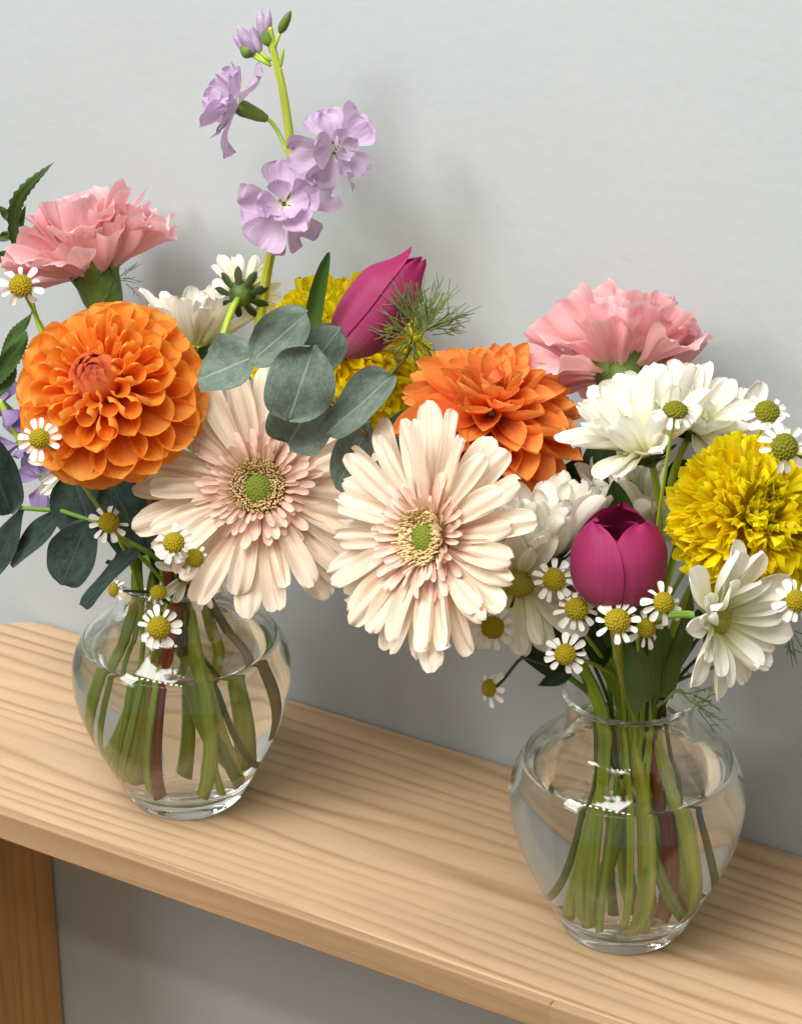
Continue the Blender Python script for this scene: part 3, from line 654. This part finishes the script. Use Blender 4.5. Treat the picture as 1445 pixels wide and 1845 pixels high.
def chrysanthemum(v, px, py, y, Rpx, axis, label, foot, rng, n=22, e0=35, mid=None, e1=None, smat='green'):
    c = P(px, py, y); s = psc(c); Rm = Rpx / s; ax = D(*axis); F = frame(c, ax)
    t = thing('chrysanthemum', root_of(v, foot), label, 'chrysanthemum', 'white chrysanthemums')
    add_stem(t, v, foot, c - ax * .006, ax, 0.0020, M[smat], 0.0013, mid=mid)
    part('calyx', calyx_cup('calyx', M['dark_calyx'], [(0, -.0065), (.002, -.006), (.0045, -.0035), (.0055, 0), (.004, .0006), (0, .0006)]), t, F)
    for k in range(9): part('sepal', SEPAL, t, ringM(F, 2 * math.pi * k / 9, .0045, -.003, R(e0 * .7), .008))
    part('disc', W_DISC, t, F @ Matrix.Translation((0, 0, .0008)) @ Matrix.Diagonal((.0052, .0052, .005, 1)))
    for ring in range(2):
        m_ = n - 11 if ring else n // 2 + 2
        for k in range(m_):
            az = 2 * math.pi * (k + .5 * ring) / m_ + rng.uniform(-.12, .12)
            part('petal', rng.choice(W_PET), t, ringM(F, az, .0045, ring * .0006, R((e0 if not ring else (e1 if e1 is not None else e0 + 18)) + rng.uniform(-14, 14)), Rm * (1 - .12 * ring) * rng.uniform(.85, 1.06), rng.uniform(-.3, .3), rng.uniform(.9, 1.2)))
    return t

def chamomile(v, px, py, y, Rpx, axis, label, foot, rng, n=12, disc=.43, drop=0, green=False, mid=None, smat='twig', skip=(), sr=.00055):
    c = P(px, py, y); s = psc(c); Rm = Rpx / s; ax = D(*axis); F = frame(c, ax)
    t = thing('chamomile', root_of(v, foot), label, 'chamomile', 'small chamomile daisies')
    if rng.random() < .6: add_stem(t, v, foot, c - ax * .0012, ax, .00135, M['green'], sr, mid=mid)        # long enough to reach the water
    else: add_stem(t, v, (foot[0] * .2, foot[1] * .2), c - ax * .0012, ax, sr * 1.6, M[smat], sr, mid=mid, fz=.062, neck=(foot[0] * .45, foot[1] * .45))
    dr = Rm * disc * rng.uniform(.9, 1.08); n += rng.choice((-1, 0, 0, 1)); drop += rng.uniform(-6, 12)
    skip = tuple(rng.sample(range(n), rng.choice((0, 0, 1))))
    part('disc', H_DISCG if green else H_DISC, t, F @ Matrix.Diagonal((dr, dr, dr, 1)))
    part('calyx', calyx_cup('calyx', M['calyx'], [(0, -.35), (.35, -.33), (.8, -.22), (.9, -.08), (0, -.05)]), t, F @ Matrix.Diagonal((dr, dr, dr * 1.4, 1)))
    for k in range(n):
        if k in skip: continue
        az = 2 * math.pi * k / n + rng.uniform(-.12, .12)
        part('petal', rng.choice(H_PET), t, ringM(F, az, dr * .82, -dr * .12, R(-drop + rng.uniform(-16, 14)), (Rm - dr * .82) * rng.uniform(.78, 1.10), rng.uniform(-.5, .5), rng.uniform(.85, 1.25), rng.uniform(-.15, .15)))
    return t

def tulip(v, base, y, Lpx, Wpx, axis, label, foot, rng, closed=.75, openv=0.0, spin=0.0, mid=None, lf=None):
    c = P(*base, y); s = psc(c); Lm = Lpx / s; Rm = Wpx / 2 / s; ax = D(*axis); F = frame(c, ax, spin)
    t = thing('tulip', root_of(v, foot), label, 'tulip', 'magenta tulips')
    add_stem(t, v, foot, c + ax * .001, ax, 0.0027, M['pale_green'], 0.0025, mid=mid)
    RP = [(0, .12), (.06, .48), (.16, .78), (.32, .96), (.48, 1.0), (.68, .94 + openv * .1), (.86, closed + .1), (1, closed - .12)]
    for lay in range(2):
        for k in range(3):
            A = 2 * math.pi * (k + .5 * lay) / 3; ph = rng.uniform(0, 6)
            ls = 1 - .14 * lay + rng.uniform(-.04, .04); op_ = rng.uniform(-.03, .05)
            hw = [(0, .9), (.12, 1.1), (.4, 1.22), (.65, 1.2), (.82, 1.10), (.92, .92), (.98, .58), (1, .12)]
            def fn(u, v_):
                u = 1 - (1 - u) ** 1.25
                a = A + v_ * cr(hw, u)
                r_ = Rm * cr(RP, u) * (1 - .13 * lay) * (1 + op_ * u * u) * (1 + (.055 if lay == 0 else .03) * v_ * min(1, u * 5)) * (1 + .045 * (1 - abs(v_) ** 1.5) * (1 if u > .1 else u * 10) - .05 * v_ * v_ * (1 - lay))
                r_ += Rm * .05 * u ** 3 * math.sin(v_ * 3 + ph) - Rm * .03 * math.exp(-(v_ / .07) ** 2) * min(1, u * 4) * (1 - u)
                return (r_ * math.cos(a), r_ * math.sin(a), Lm * ls * (u + .02 * math.sin(v_ * 4 + ph) * u ** 4))
            v2, f2, uv = grid(16, 16, fn)
            part('petal', mesh_from('tulip_petal', v2, f2, M['magenta'], uv), t, F)
    part('pistil', calyx_cup('pistil', M['calyx'], [(0, 0), (.09, .02), (.11, .3), (.16, .42), (.1, .46), (0, .45)], 8), t, F @ Matrix.Diagonal((Lm * .6, Lm * .6, Lm * .8, 1)))
    return t

def blade(name, mat, pts, width, prof, nrm, fold=.25, nv=8, wave=0.0, seed=0, serr=0.0):
    """leaf along a 3-D path"""
    P_ = [Vector(p) for p in pts]; n = 18; path = []
    ks = len(P_) - 1
    for k in range(n + 1):
        f_ = k / n * ks; i = min(int(f_), ks - 1); t = f_ - i
        p0 = P_[max(i - 1, 0)]; p1 = P_[i]; p2 = P_[i + 1]; p3 = P_[min(i + 2, ks)]
        path.append(0.5 * ((2 * p1) + (p2 - p0) * t + (2 * p0 - 5 * p1 + 4 * p2 - p3) * t * t + (3 * p1 - p0 - 3 * p2 + p3) * t ** 3))
    org = P_[0].copy()
    def fn(u, v_):
        f_ = u * n; i = min(int(f_), n - 1); p = path[i].lerp(path[i + 1], f_ - i)
        tg = (path[min(i + 2, n)] - path[max(i - 1, 0)]).normalized()
        sd = nrm.cross(tg).normalized(); nn = tg.cross(sd).normalized()
        w_ = width / 2 * max(cr(prof, u), .02)
        w_ *= 1 + .14 * noise.noise(Vector((u * 2.4, v_ * .8, seed * 3.3 + 1)))
        if serr: w_ *= 1 + serr * (2 * ((u * 15) % 1) - 1) * abs(v_)
        z = w_ * fold * (v_ * v_) + wave * math.sin(u * 7 + v_ * 2.2 + seed) * abs(v_) + wave * .5 * noise.noise(Vector((u * 3, v_ * 2, seed)))
        return p - org + sd * (w_ * v_) + nn * z
    nu = 30 if serr else 18
    v_, f_, uv = grid(nu, nv, fn)
    return mesh_from(name, v_, f_, mat, uv), org
ROUND = [(0, .10), (.06, .36), (.18, .74), (.36, .97), (.52, 1.0), (.7, .93), (.85, .70), (.95, .38), (1, .05)]
LANCE = [(0, .25), (.15, .62), (.4, 1.0), (.65, .85), (.85, .45), (1, .03)]
ELL = [(0, .12), (.15, .55), (.4, .92), (.6, 1.0), (.8, .85), (.93, .5), (1, .06)]
TLEAF = [(0, .7), (.3, 1.0), (.6, .82), (.85, .42), (1, .03)]
def add_leaf(t, b, tip, wpx, yb, yt, mat, prof=ROUND, tilt=(0, 0, 1), fold=.2, bow=0.0, wave=.0012, seed=0, name='leaf', serr=0.0, via=None):
    p0 = P(*b, yb); p1 = P(*tip, yt); s = psc(p0); nrm = D(*tilt)
    md = P(*via, (yb + yt) / 2) if via else (p0 + p1) / 2
    md = md + nrm * bow
    me, org = blade(name, mat, [p0, md, p1], wpx / s, prof, nrm, fold, 8, wave, seed, serr)
    return part(name, me, t, Matrix.Translation(org))

# ------------------------------------------------------------------ LEFT BOUQUET
rg = random.Random
gerbera('L', 468, 880, -.030, 228, (-.06, .10, 1), 'cream gerbera with pink inner ring, under the eucalyptus leaves and overlapped by the orange dahlia', (.006, .014), rg(1))
dahlia('L', 193, 702, -.050, 165, (-.20, .34, .92), 'ball-shaped orange dahlia with tight bud centre at the far left', (-.008, .018), rg(2))
carnation('L', 172, 490, .026, 165, (-.26, .90, .16), 'pink ruffled carnation behind the ball-shaped dahlia at the upper left', (-.032, .008), rg(3), spread=62)
marigold('L', 612, 625, .030, 158, (-.10, .62, .76), 'yellow marigold half hidden behind the slanting magenta tulip', (.020, .012), rg(4))
tulip('L', (610, 640), -.006, 228, 118, (.62, .76, .20), 'slanting closed magenta tulip in front of the half-hidden yellow marigold', (.012, -.012), rg(5), closed=.40, spin=.5)
chrysanthemum('L', 352, 626, .022, 128, (.02, .95, .20), 'white chrysanthemum seen from the side behind the ball-shaped dahlia', (-.012, -.010), rg(6), n=24, e0=48, e1=64)
chrysanthemum('L', 437, 528, .030, 62, (.25, .45, -.80), 'white chrysanthemum turned away, its dark green back beside the lilac stock stem', (-.002, -.016), rg(7), n=22, e0=30)

chrysanthemum('L', 140, 822, -.012, 78, (-.1, -.3, .9), 'white chrysanthemum peeping out below the ball-shaped dahlia', (-.018, -.006), rg(61), n=18, e0=12)
chrysanthemum('L', 350, 1030, -.026, 58, (.0, -.5, .8), 'small white chrysanthemum drooping below the left gerbera beside two chamomiles', (.010, -.014), rg(62), n=16, e0=30)

def stock(v, stem_px, y, flowers, buds, label, foot, rng, dark=False, smat='pale_green'):
    pts = [P(a, b_, y) for a, b_ in stem_px]
    t = thing('stock_flower', root_of(v, foot), label, 'stock flower')
    d0 = (pts[1] - pts[0]).normalized()
    low = stem_path(v, foot, pts[0], d0, .0026)
    pp = low[:-1]
    ks = len(pts) - 1
    for k in range(ks * 5 + 1):
        f_ = k / 5; i = min(int(f_), ks - 1); q = f_ - i
        p0 = pts[max(i - 1, 0)]; p1 = pts[i]; p2 = pts[i + 1]; p3 = pts[min(i + 2, ks)]
        pp.append(0.5 * ((2 * p1) + (p2 - p0) * q + (2 * p0 - 5 * p1 + 4 * p2 - p3) * q * q + (3 * p1 - p0 - 3 * p2 + p3) * q ** 3))
    n = len(pp); rad = [.0028 - .0016 * (k / n) ** 1.5 for k in range(n)]
    vs_, fs, uv = tube('stem', pp, rad, M[smat], 10); part('stem', mesh_from('stem', vs_, fs, M[smat], uv), t)
    for (px, py, dy, Rpx, axis, joint, layers) in flowers:
        c = P(px, py, y + dy); s = psc(c); Rm = Rpx / s; ax = D(*axis); F = frame(c, ax, rng.uniform(0, 6))
        jp = P(*joint, y); back = c - ax * .012
        seg = hermite(jp, back, (back - jp) * .6 + Vector((0, 0, .004)), ax * .012, 8)
        vs_, fs, uv = tube('pedicel', seg, .0008, M['green'], 8); part('pedicel', mesh_from('pedicel', vs_, fs, M['green'], uv), t)
        part('calyx', calyx_cup('calyx', M['calyx'], [(0, -.0125), (.0014, -.012), (.0024, -.009), (.0033, -.002), (.0028, .0005), (0, -.001)], 10), t, F)
        for (n_, e0, sc_, h) in layers:
            for k in range(n_):
                az = 2 * math.pi * k / n_ + rng.uniform(-.25, .25)
                part('petal', rng.choice(SD_PET if dark else S_PET), t, ringM(F, az, .001, h, R(e0 + rng.uniform(-12, 12)), Rm * sc_ * rng.uniform(.88, 1.08), rng.uniform(-.35, .35), rng.uniform(.85, 1.05)))
    for (a, b_, ln, mt, wd) in buds:
        p0, p1 = P(*a, y), P(*b_, y); s = psc(p0); dd = (p1 - p0)
        seg = [p0 + dd * k / 8 for k in range(9)]
        rr = [wd / s * x for x in (.25, .7, .95, 1, .98, .9, .75, .5, .18)]
        vs_, fs, uv = tube('bud', seg, rr, M[mt], 10); part('bud', mesh_from('bud', vs_, fs, M[mt], uv), t)
        part('pedicel', mesh_from('pedicel', *tube('pedicel', [P(*ln, y), (P(*ln, y) + p0) / 2, p0 + dd * .1], .0007, M['green'], 7)[:2], M['green']), t)
    return t
stock('L', [(466, 600), (483, 480), (508, 385), (524, 285), (512, 175), (494, 95), (486, 48)], .034,
      [(513, 368, -.012, 94, (-.12, -.08, .95), (512, 400), ((5, -4, 1.0, 0), (5, 20, .86, .001), (5, 50, .52, .002))),
       (606, 266, -.004, 80, (.42, .0, .85), (524, 290), ((5, 0, 1.0, 0), (5, 25, .8, .001), (4, 52, .5, .002))),
       (430, 192, -.004, 84, (-.88, .36, .20), (521, 282), ((5, 8, 1.0, 0), (5, 35, .85, .001), (4, 60, .65, .002)))],
      [((462, 98), (428, 46), (488, 118), 'lilac_bud', 12), ((470, 96), (452, 45), (488, 110), 'lilac_bud', 9), ((478, 75), (468, 18), (488, 85), 'lilac_bud', 11),
       ((482, 66), (484, 16), (489, 85), 'lilac_bud', 8), ((486, 84), (478, 44), (489, 95), 'calyx', 13), ((452, 100), (420, 62), (488, 118), 'lilac_bud', 8), ((504, 60), (524, 20), (492, 95), 'calyx', 9), ((458, 100), (436, 78), (488, 118), 'calyx', 16),
       ((504, 125), (512, 84), (503, 140), 'green', 4)],
      'tall lilac stock rising above the left bouquet to the top of the wall', (-.016, -.002), rg(8))
stock('L', [(190, 960), (110, 880), (60, 830), (20, 760), (0, 720)], .020,
      [(82, 862, -.006, 62, (-.35, -.20, .9), (110, 880), ((4, 0, 1.0, 0), (4, 30, .8, .001))),
       (40, 800, .0, 60, (-.3, .2, .9), (60, 830), ((4, 0, 1.0, 0), (4, 30, .8, .001))),
       (2, 735, .0, 58, (-.3, .2, .9), (20, 760), ((4, 0, 1.0, 0), (4, 30, .8, .001)))], [],
      'violet stock in shade behind the ball-shaped dahlia at the left edge', (-.024, -.004), rg(9), dark=True, smat='green')

# eucalyptus with pale round leaves, in front
t = thing('eucalyptus_sprig', root_of('L', (.031, .006)), 'grey-green round-leaved eucalyptus lying over the cream gerbera and below the slanting tulip', 'eucalyptus')
p0 = P(650, 770, -.060)
low = stem_path('L', (.031, .006), P(668, 790, -.040), D(.1, .9, .5), .0016, mid=P(560, 980, .012))
pp = low + [P(a, b_, -.055) for a, b_ in ((640, 772), (600, 722), (548, 670), (500, 645), (455, 636))]
part('stem', mesh_from('stem', *tube('stem', pp, [.0024 - .0016 * k / len(pp) for k in range(len(pp))], M['brown_stem'], 9)[:2], M['brown_stem']), t)
E_ = M['euc']
add_leaf(t, (462, 640), (358, 684), 106, -.064, -.066, E_, tilt=(-.25, .35, .9), seed=1, fold=.30, wave=.0022)
add_leaf(t, (452, 652), (554, 562), 84, -.066, -.056, E_, tilt=(.45, .45, .8), seed=2, fold=.35, wave=.002)
add_leaf(t, (545, 680), (613, 590), 78, -.052, -.046, E_, tilt=(.2, .1, .9), seed=3, prof=ELL)
add_leaf(t, (566, 622), (520, 756), 126, -.066, -.072, E_, tilt=(.12, .35, .9), seed=4, fold=.22, wave=.003)
add_leaf(t, (575, 700), (520, 802), 128, -.058, -.060, E_, tilt=(.15, -.2, .9), seed=5, fold=.25, wave=.003)
add_leaf(t, (588, 782), (708, 676), 92, -.062, -.058, E_, tilt=(.2, .45, .8), seed=6, prof=ELL, fold=.3, wave=.002)
add_leaf(t, (668, 762), (606, 880), 78, -.046, -.044, E_, tilt=(-.35, .1, .9), seed=7, prof=ELL)
# dark eucalyptus at the left
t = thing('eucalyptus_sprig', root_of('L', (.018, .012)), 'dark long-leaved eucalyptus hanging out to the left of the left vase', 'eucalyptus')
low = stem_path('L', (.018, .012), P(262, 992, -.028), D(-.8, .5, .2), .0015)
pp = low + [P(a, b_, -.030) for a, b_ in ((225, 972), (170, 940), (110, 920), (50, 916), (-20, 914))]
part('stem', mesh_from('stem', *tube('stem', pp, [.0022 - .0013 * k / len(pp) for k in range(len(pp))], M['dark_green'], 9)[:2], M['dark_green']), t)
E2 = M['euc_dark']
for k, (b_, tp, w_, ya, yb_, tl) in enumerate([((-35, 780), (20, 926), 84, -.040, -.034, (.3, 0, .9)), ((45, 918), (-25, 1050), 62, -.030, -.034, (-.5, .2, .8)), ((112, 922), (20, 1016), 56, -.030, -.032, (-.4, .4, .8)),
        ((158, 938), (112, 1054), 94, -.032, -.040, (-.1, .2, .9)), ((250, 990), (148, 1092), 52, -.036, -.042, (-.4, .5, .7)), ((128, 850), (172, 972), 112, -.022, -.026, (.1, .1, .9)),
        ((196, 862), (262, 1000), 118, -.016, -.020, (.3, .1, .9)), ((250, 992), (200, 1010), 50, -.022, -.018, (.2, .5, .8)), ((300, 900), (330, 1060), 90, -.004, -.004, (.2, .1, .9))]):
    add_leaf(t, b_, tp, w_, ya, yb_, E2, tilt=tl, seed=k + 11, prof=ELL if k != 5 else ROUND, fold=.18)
# serrated sprig at the left edge
t = thing('leafy_sprig', root_of('L', (-.026, .010)), 'upright green sprig with toothed leaves at the left edge above the topmost left chamomile', 'leaves')
low = stem_path('L', (-.026, .010), P(62, 560, .012), D(-.3, .9, .1), .0012)
pp = low + [P(a, b_, .010) for a, b_ in ((45, 500), (32, 450), (27, 400))]
part('stem', mesh_from('stem', *tube('stem', pp, .0011, M['green'], 8)[:2], M['green']), t)
add_leaf(t, (32, 470), (98, 293), 27, .010, .004, M['leaf'], prof=LANCE, serr=.25, via=(32, 365), seed=3, fold=.3)
add_leaf(t, (34, 440), (45, 372), 14, .010, .008, M['leaf'], prof=LANCE, serr=.2)
add_leaf(t, (24, 400), (0, 372), 20, .010, .008, M['leaf'], prof=LANCE, serr=.2)
add_leaf(t, (24, 420), (-2, 432), 20, .010, .008, M['leaf'], prof=LANCE, serr=.2)
add_leaf(t, (34, 455), (-20, 470), 22, .010, .008, M['leaf'], prof=LANCE, serr=.2)
add_leaf(t, (62, 560), (-5, 650), 26, .012, .006, M['leaf'], prof=LANCE, serr=.2, tilt=(-.3, .5, .8))
add_leaf(t, (50, 600), (-15, 700), 40, .000, -.004, M['leaf'], prof=LANCE, serr=.2)
add_leaf(t, (30, 660), (-15, 720), 34, .000, -.004, M['leaf'], prof=LANCE, serr=.2)
# tulip leaf of the slanting tulip
tl = [o for o in bpy.data.objects if o.name == 'tulip'][0]
add_leaf(tl, (552, 690), (591, 455), 46, -.012, -.014, M['tulip_leaf'], prof=TLEAF, tilt=(-.35, .1, .9), fold=.5)

CH = [  # px, py, y, R, axis, label, green, drop, foot, n
    ('L', 38, 515, -.030, 43, (.05, .15, .95), 'chamomile daisy in front of the left carnation, below the toothed sprig', 0, 5, (-.022, .012), 10),
    ('L', 72, 790, -.088, 40, (-.05, .1, 1), 'chamomile daisy over the lower left edge of the ball-shaped dahlia', 0, 0, (-.024, .008), 13),
    ('L', 197, 942, -.050, 38, (.1, .25, .9), 'chamomile daisy over dark eucalyptus leaves below the ball-shaped dahlia', 0, 12, (-.012, .022), 11),
    ('L', 314, 978, -.082, 40, (.0, .2, .95), 'chamomile daisy at the left gerbera\'s lower left petals, larger of the touching pair', 0, 16, (.0, .024), 11),
    ('L', 350, 1006, -.074, 30, (.3, .2, .9), 'chamomile daisy at the left gerbera\'s lower left petals, smaller of the touching pair', 0, 16, (.004, .024), 10),
    ('L', 206, 1063, -.050, 24, (-.75, .1, .6), 'tiny chamomile turned sideways left of the left vase\'s neck', 0, 20, (.010, .022), 9),
    ('L', 286, 1068, -.044, 26, (.0, .6, .8), 'tiny half-open chamomile right above the daisy that hangs on the left vase', 0, 45, (.002, .020), 10),
    ('L', 287, 1131, -.056, 42, (.0, .06, 1), 'white chamomile daisy hanging in front of the left vase\'s shoulder', 0, 0, (.014, .016), 12),
    ('R', 1216, 741, -.048, 44, (.1, .82, .55), 'chamomile seen from the side in front of the upper white chrysanthemums', 1, 25, (.006, .020), 11),
    ('R', 1381, 743, -.014, 47, (.05, .55, .8), 'chamomile daisy at the right edge, upper of the pair above the right marigold', 1, 8, (.020, .004), 12),
    ('R', 1412, 806, -.060, 52, (.1, .2, .95), 'chamomile daisy at the right edge, lower of the pair, touching the right marigold', 1, 6, (.022, .010), 11),
    ('R', 998, 1045, -.060, 44, (-.05, .25, .95), 'chamomile daisy touching the left side of the upright tulip', 0, 10, (-.014, .018), 11),
    ('R', 1038, 1098, -.062, 42, (.0, .35, .9), 'chamomile daisy under the lower left of the upright tulip', 0, 14, (-.010, .022), 11),
    ('R', 1112, 1119, -.066, 44, (.05, .3, .95), 'chamomile daisy directly below the upright tulip', 0, 8, (-.002, .024), 12),
    ('R', 1163, 1132, -.056, 40, (.2, .2, .9), 'chamomile daisy half hidden right of the one directly below the upright tulip', 0, 20, (.004, .024), 9),
    ('R', 1195, 1086, -.060, 42, (.2, .3, .9), 'chamomile daisy under the lower right of the upright tulip', 0, 14, (.012, .020), 11),
    ('R', 888, 1131, -.070, 42, (-.1, .2, .95), 'chamomile daisy below the right gerbera, among fading white petals', 0, 15, (-.020, .012), 11),
    ('R', 1018, 1179, -.072, 42, (-.05, .12, 1), 'wide-open chamomile daisy above the left of the right vase\'s rim', 0, 0, (-.016, .020), 12),
    ('R', 882, 1240, -.066, 35, (-.7, .05, .65), 'small chamomile turned sideways, hanging alone left of the right vase', 0, 18, (-.022, .008), 9),
    ('R', 1434, 1083, -.060, 44, (.2, .2, .9), 'chamomile daisy at the right edge below the right marigold', 0, 12, (.024, .006), 11),
]
for k, (v, px, py, y, r_, ax, lb, gr, dp, ft, n) in enumerate(CH):
    chamomile(v, px, py, y, r_, ax, lb, ft, rg(100 + k), n=n, mid={882: P(945, 1185, -.058), 1412: P(1500, 860, -.020)}.get(px), disc=.47 if r_ > 30 else .52, drop=dp, green=bool(gr))

# ------------------------------------------------------------------ RIGHT BOUQUET
gerbera('R', 776, 968, -.078, 238, (-.66, .04, .75), 'cream gerbera turned left in the middle of the picture, its petals spread below', (-.012, .014), rg(21))
dahlia('R', 884, 752, -.012, 168, (.10, .74, .66), 'loose orange dahlia with pointed petals behind the right gerbera', (.010, .014), rg(22), loose=True, N=92)
carnation('R', 1118, 668, .030, 170, (-.04, .94, -.36), 'pink carnation fanning out above the white chrysanthemums', (.016, -.010), rg(23), spread=72)
marigold('R', 1358, 930, -.030, 150, (.18, .18, .95), 'bright yellow marigold cut by the right edge of the picture', (.020, .012), rg(24))
tulip('R', (1110, 1090), -.050, 172, 168, (.0, .90, .44), 'upright magenta tulip standing above the right vase', (.002, .018), rg(25), closed=.68, openv=.25, spin=-.12)
chrysanthemum('R', 1166, 812, -.018, 158, (-.30, .80, .50), 'white chrysanthemum opening upward below the right carnation', (.004, -.016), rg(26), n=26, e0=36, e1=56)
chrysanthemum('R', 1248, 768, .006, 120, (.30, .72, .55), 'white chrysanthemum behind the side-on chamomile, right of the carnation', (.012, -.008), rg(27), n=24, e0=25)
chrysanthemum('R', 988, 1000, -.040, 150, (-.12, .88, .30), 'white chrysanthemum seen from the side between right gerbera and upright tulip', (-.016, .004), rg(28), n=30, e0=48, e1=62)
chrysanthemum('R', 1150, 968, .004, 160, (.12, .86, .45), 'white chrysanthemum behind the top of the upright tulip', (.008, .004), rg(29), n=30, e0=45, e1=58)
chrysanthemum('R', 1290, 1114, -.068, 132, (.70, -.10, .68), 'white chrysanthemum with long petals drooping right of the right vase\'s neck', (.018, .016), rg(30), n=25, e0=20, e1=42, smat='dark_green')
chrysanthemum('R', 935, 1048, -.050, 130, (-.15, -.45, .75), 'fading white chrysanthemum facing down behind the right gerbera', (-.010, -.012), rg(31), n=20, e0=20)
chrysanthemum('R', 1318, 800, .020, 110, (.4, .45, .7), 'white chrysanthemum behind the right marigold, partly covered by chamomile petals', (.014, -.014), rg(32), n=20, e0=12)
# leaves of the upright tulip and darker leaves
tr_ = [o for o in bpy.data.objects if o.name.startswith('tulip.') and o.type == 'EMPTY'][0]
add_leaf(tr_, (1128, 1150), (1104, 866), 120, -.029, -.030, M['tulip_leaf'], prof=TLEAF, tilt=(.1, .2, .9), fold=.4)
add_leaf(tr_, (1170, 1262), (1150, 1060), 110, -.020, -.046, M['tulip_leaf'], prof=TLEAF, tilt=(.1, .1, .9), fold=.5)
add_leaf(tr_, (1196, 1235), (1244, 1066), 52, -.014, -.040, M['tulip_leaf'], prof=TLEAF, tilt=(.4, .1, .9), fold=.5)
t = thing('leafy_sprig', root_of('R', (-.020, -.004)), 'dark green leaves over the left of the right vase\'s rim', 'leaves')
low = stem_path('R', (-.020, -.004), P(1000, 1195, -.040), D(-.6, .7, .2), .0011)
part('stem', mesh_from('stem', *tube('stem', low, .0011, M['dark_green'], 8)[:2], M['dark_green']), t)
add_leaf(t, (1012, 1218), (945, 1105), 92, -.040, -.046, M['dark_leaf'], prof=ELL, tilt=(-.2, .2, .9), fold=.2)
add_leaf(t, (1030, 1215), (968, 1235), 30, -.040, -.046, M['dark_leaf'], prof=LANCE, serr=.3, tilt=(-.2, .4, .9))
add_leaf(t, (1040, 1190), (985, 1090), 80, -.030, -.030, M['dark_leaf'], prof=ELL, tilt=(.2, .2, .9))
add_leaf(t, (1090, 1200), (1060, 1080), 70, -.024, -.024, M['dark_leaf'], prof=ELL, tilt=(.2, .2, .9))
t = thing('leafy_sprig', root_of('R', (.0, -.02)), 'dark foliage in the shade between right dahlia and white chrysanthemums', 'leaves')
low = stem_path('R', (.0, -.02), P(1040, 900, .0), D(-.3, .9, .0), .0011)
part('stem', mesh_from('stem', *tube('stem', low, .0011, M['dark_green'], 8)[:2], M['dark_green']), t)
for k, (b_, tp, w_) in enumerate([((1060, 930), (1030, 830), 70), ((1040, 920), (960, 850), 70), ((1000, 900), (700, 760), 110), ((1080, 930), (1110, 850), 60), ((1060, 900), (1090, 790), 60), ((1200, 900), (1245, 830), 60)]):
    add_leaf(t, b_, tp, w_, .004, .010, M['dark_leaf'], prof=ELL, seed=k)

def fennel(v, joint, heads, y, label, foot, rng, n=40, spread=1.0, th=.00022):
    t = thing('fennel_sprig', root_of(v, foot), label, 'fennel', 'fine feathery sprigs')
    low = stem_path(v, foot, P(*joint, y), D(.5, .6, .2), .0008)
    part('stem', mesh_from('stem', *tube('stem', low, [.0011 - .0006 * k / len(low) for k in range(len(low))], M['fennel'], 7)[:2], M['fennel']), t)
    vs_, fs = [], []
    def th_add(pts, r):
        v_, f_, _ = tube('t', pts, [r, r, r * .9, r * .8, r * .5][:len(pts)] if len(pts) <= 5 else r, None, 4, False); o = len(vs_)
        vs_.extend(v_); fs.extend([tuple(q + o for q in f) for f in f_])
    for (hx, hy, Rp, a0, a1) in heads:
        c = P(hx, hy, y); s = psc(c); j = P(*joint, y)
        th_add([j, j.lerp(c, .3) + UP * .001, j.lerp(c, .6), c], th * 1.8)
        for k in range(n):
            a = R(rng.uniform(a0, a1)); d = (RT * math.cos(a) + UP * math.sin(a) - FW * rng.uniform(-.5, .5)).normalized()
            L_ = Rp / s * rng.uniform(.55, 1.05); st = c + d * rng.uniform(0, .004) + (j - c) * rng.uniform(0, .3)
            bend = (RT * rng.uniform(-1, 1) + UP * rng.uniform(-1, 1)) * L_ * .25
            pts = [st + d * L_ * q + bend * q * q for q in (0, .25, .5, .75, 1)]
            th_add(pts, th)
            for _ in range(2):
                q = rng.uniform(.3, .75); p0 = st + d * L_ * q + bend * q * q
                d2 = (d + RT * rng.uniform(-.9, .9) + UP * rng.uniform(-.9, .9)).normalized()
                th_add([p0, p0 + d2 * L_ * .15, p0 + d2 * L_ * .3 + UP * .0004], th * .8)
    part('threads', mesh_from('threads', vs_, fs, M['fennel']), t, kind='stuff')
    return t
fennel('L', (735, 640), [(770, 590, 95, 0, 150), (745, 600, 70, 20, 330)], -.004, 'feathery green fennel right of the slanting magenta tulip', (.018, -.010), rg(41), n=46)
fennel('R', (1215, 1245), [(1262, 1275, 60, -70, 70), (1245, 1250, 50, -60, 60)], -.040, 'sparse feathery threads hanging over the right of the right vase\'s rim', (.022, -.004), rg(42), n=7)
fennel('R', (1390, 1130), [(1425, 1130, 60, -100, 100)], -.040, 'feathery threads at the right edge below the drooping white chrysanthemum', (.016, .002), rg(43), n=9)
fennel('L', (200, 520), [(215, 500, 50, -40, 60)], .020, 'few dark needle threads right of the left carnation\'s calyx', (-.018, -.008), rg(44), n=5, th=.00018)

# light focused through glass and water (refraction only, real glass)
for o in bpy.data.objects:
    if o.type == 'LIGHT': o.data.cycles.is_caustics_light = True
    if o.name.startswith(('glass_vase', 'water')): o.cycles.is_caustics_caster = True
    if o.name.startswith(('stem', 'bench_top')): o.cycles.is_caustics_receiver = True
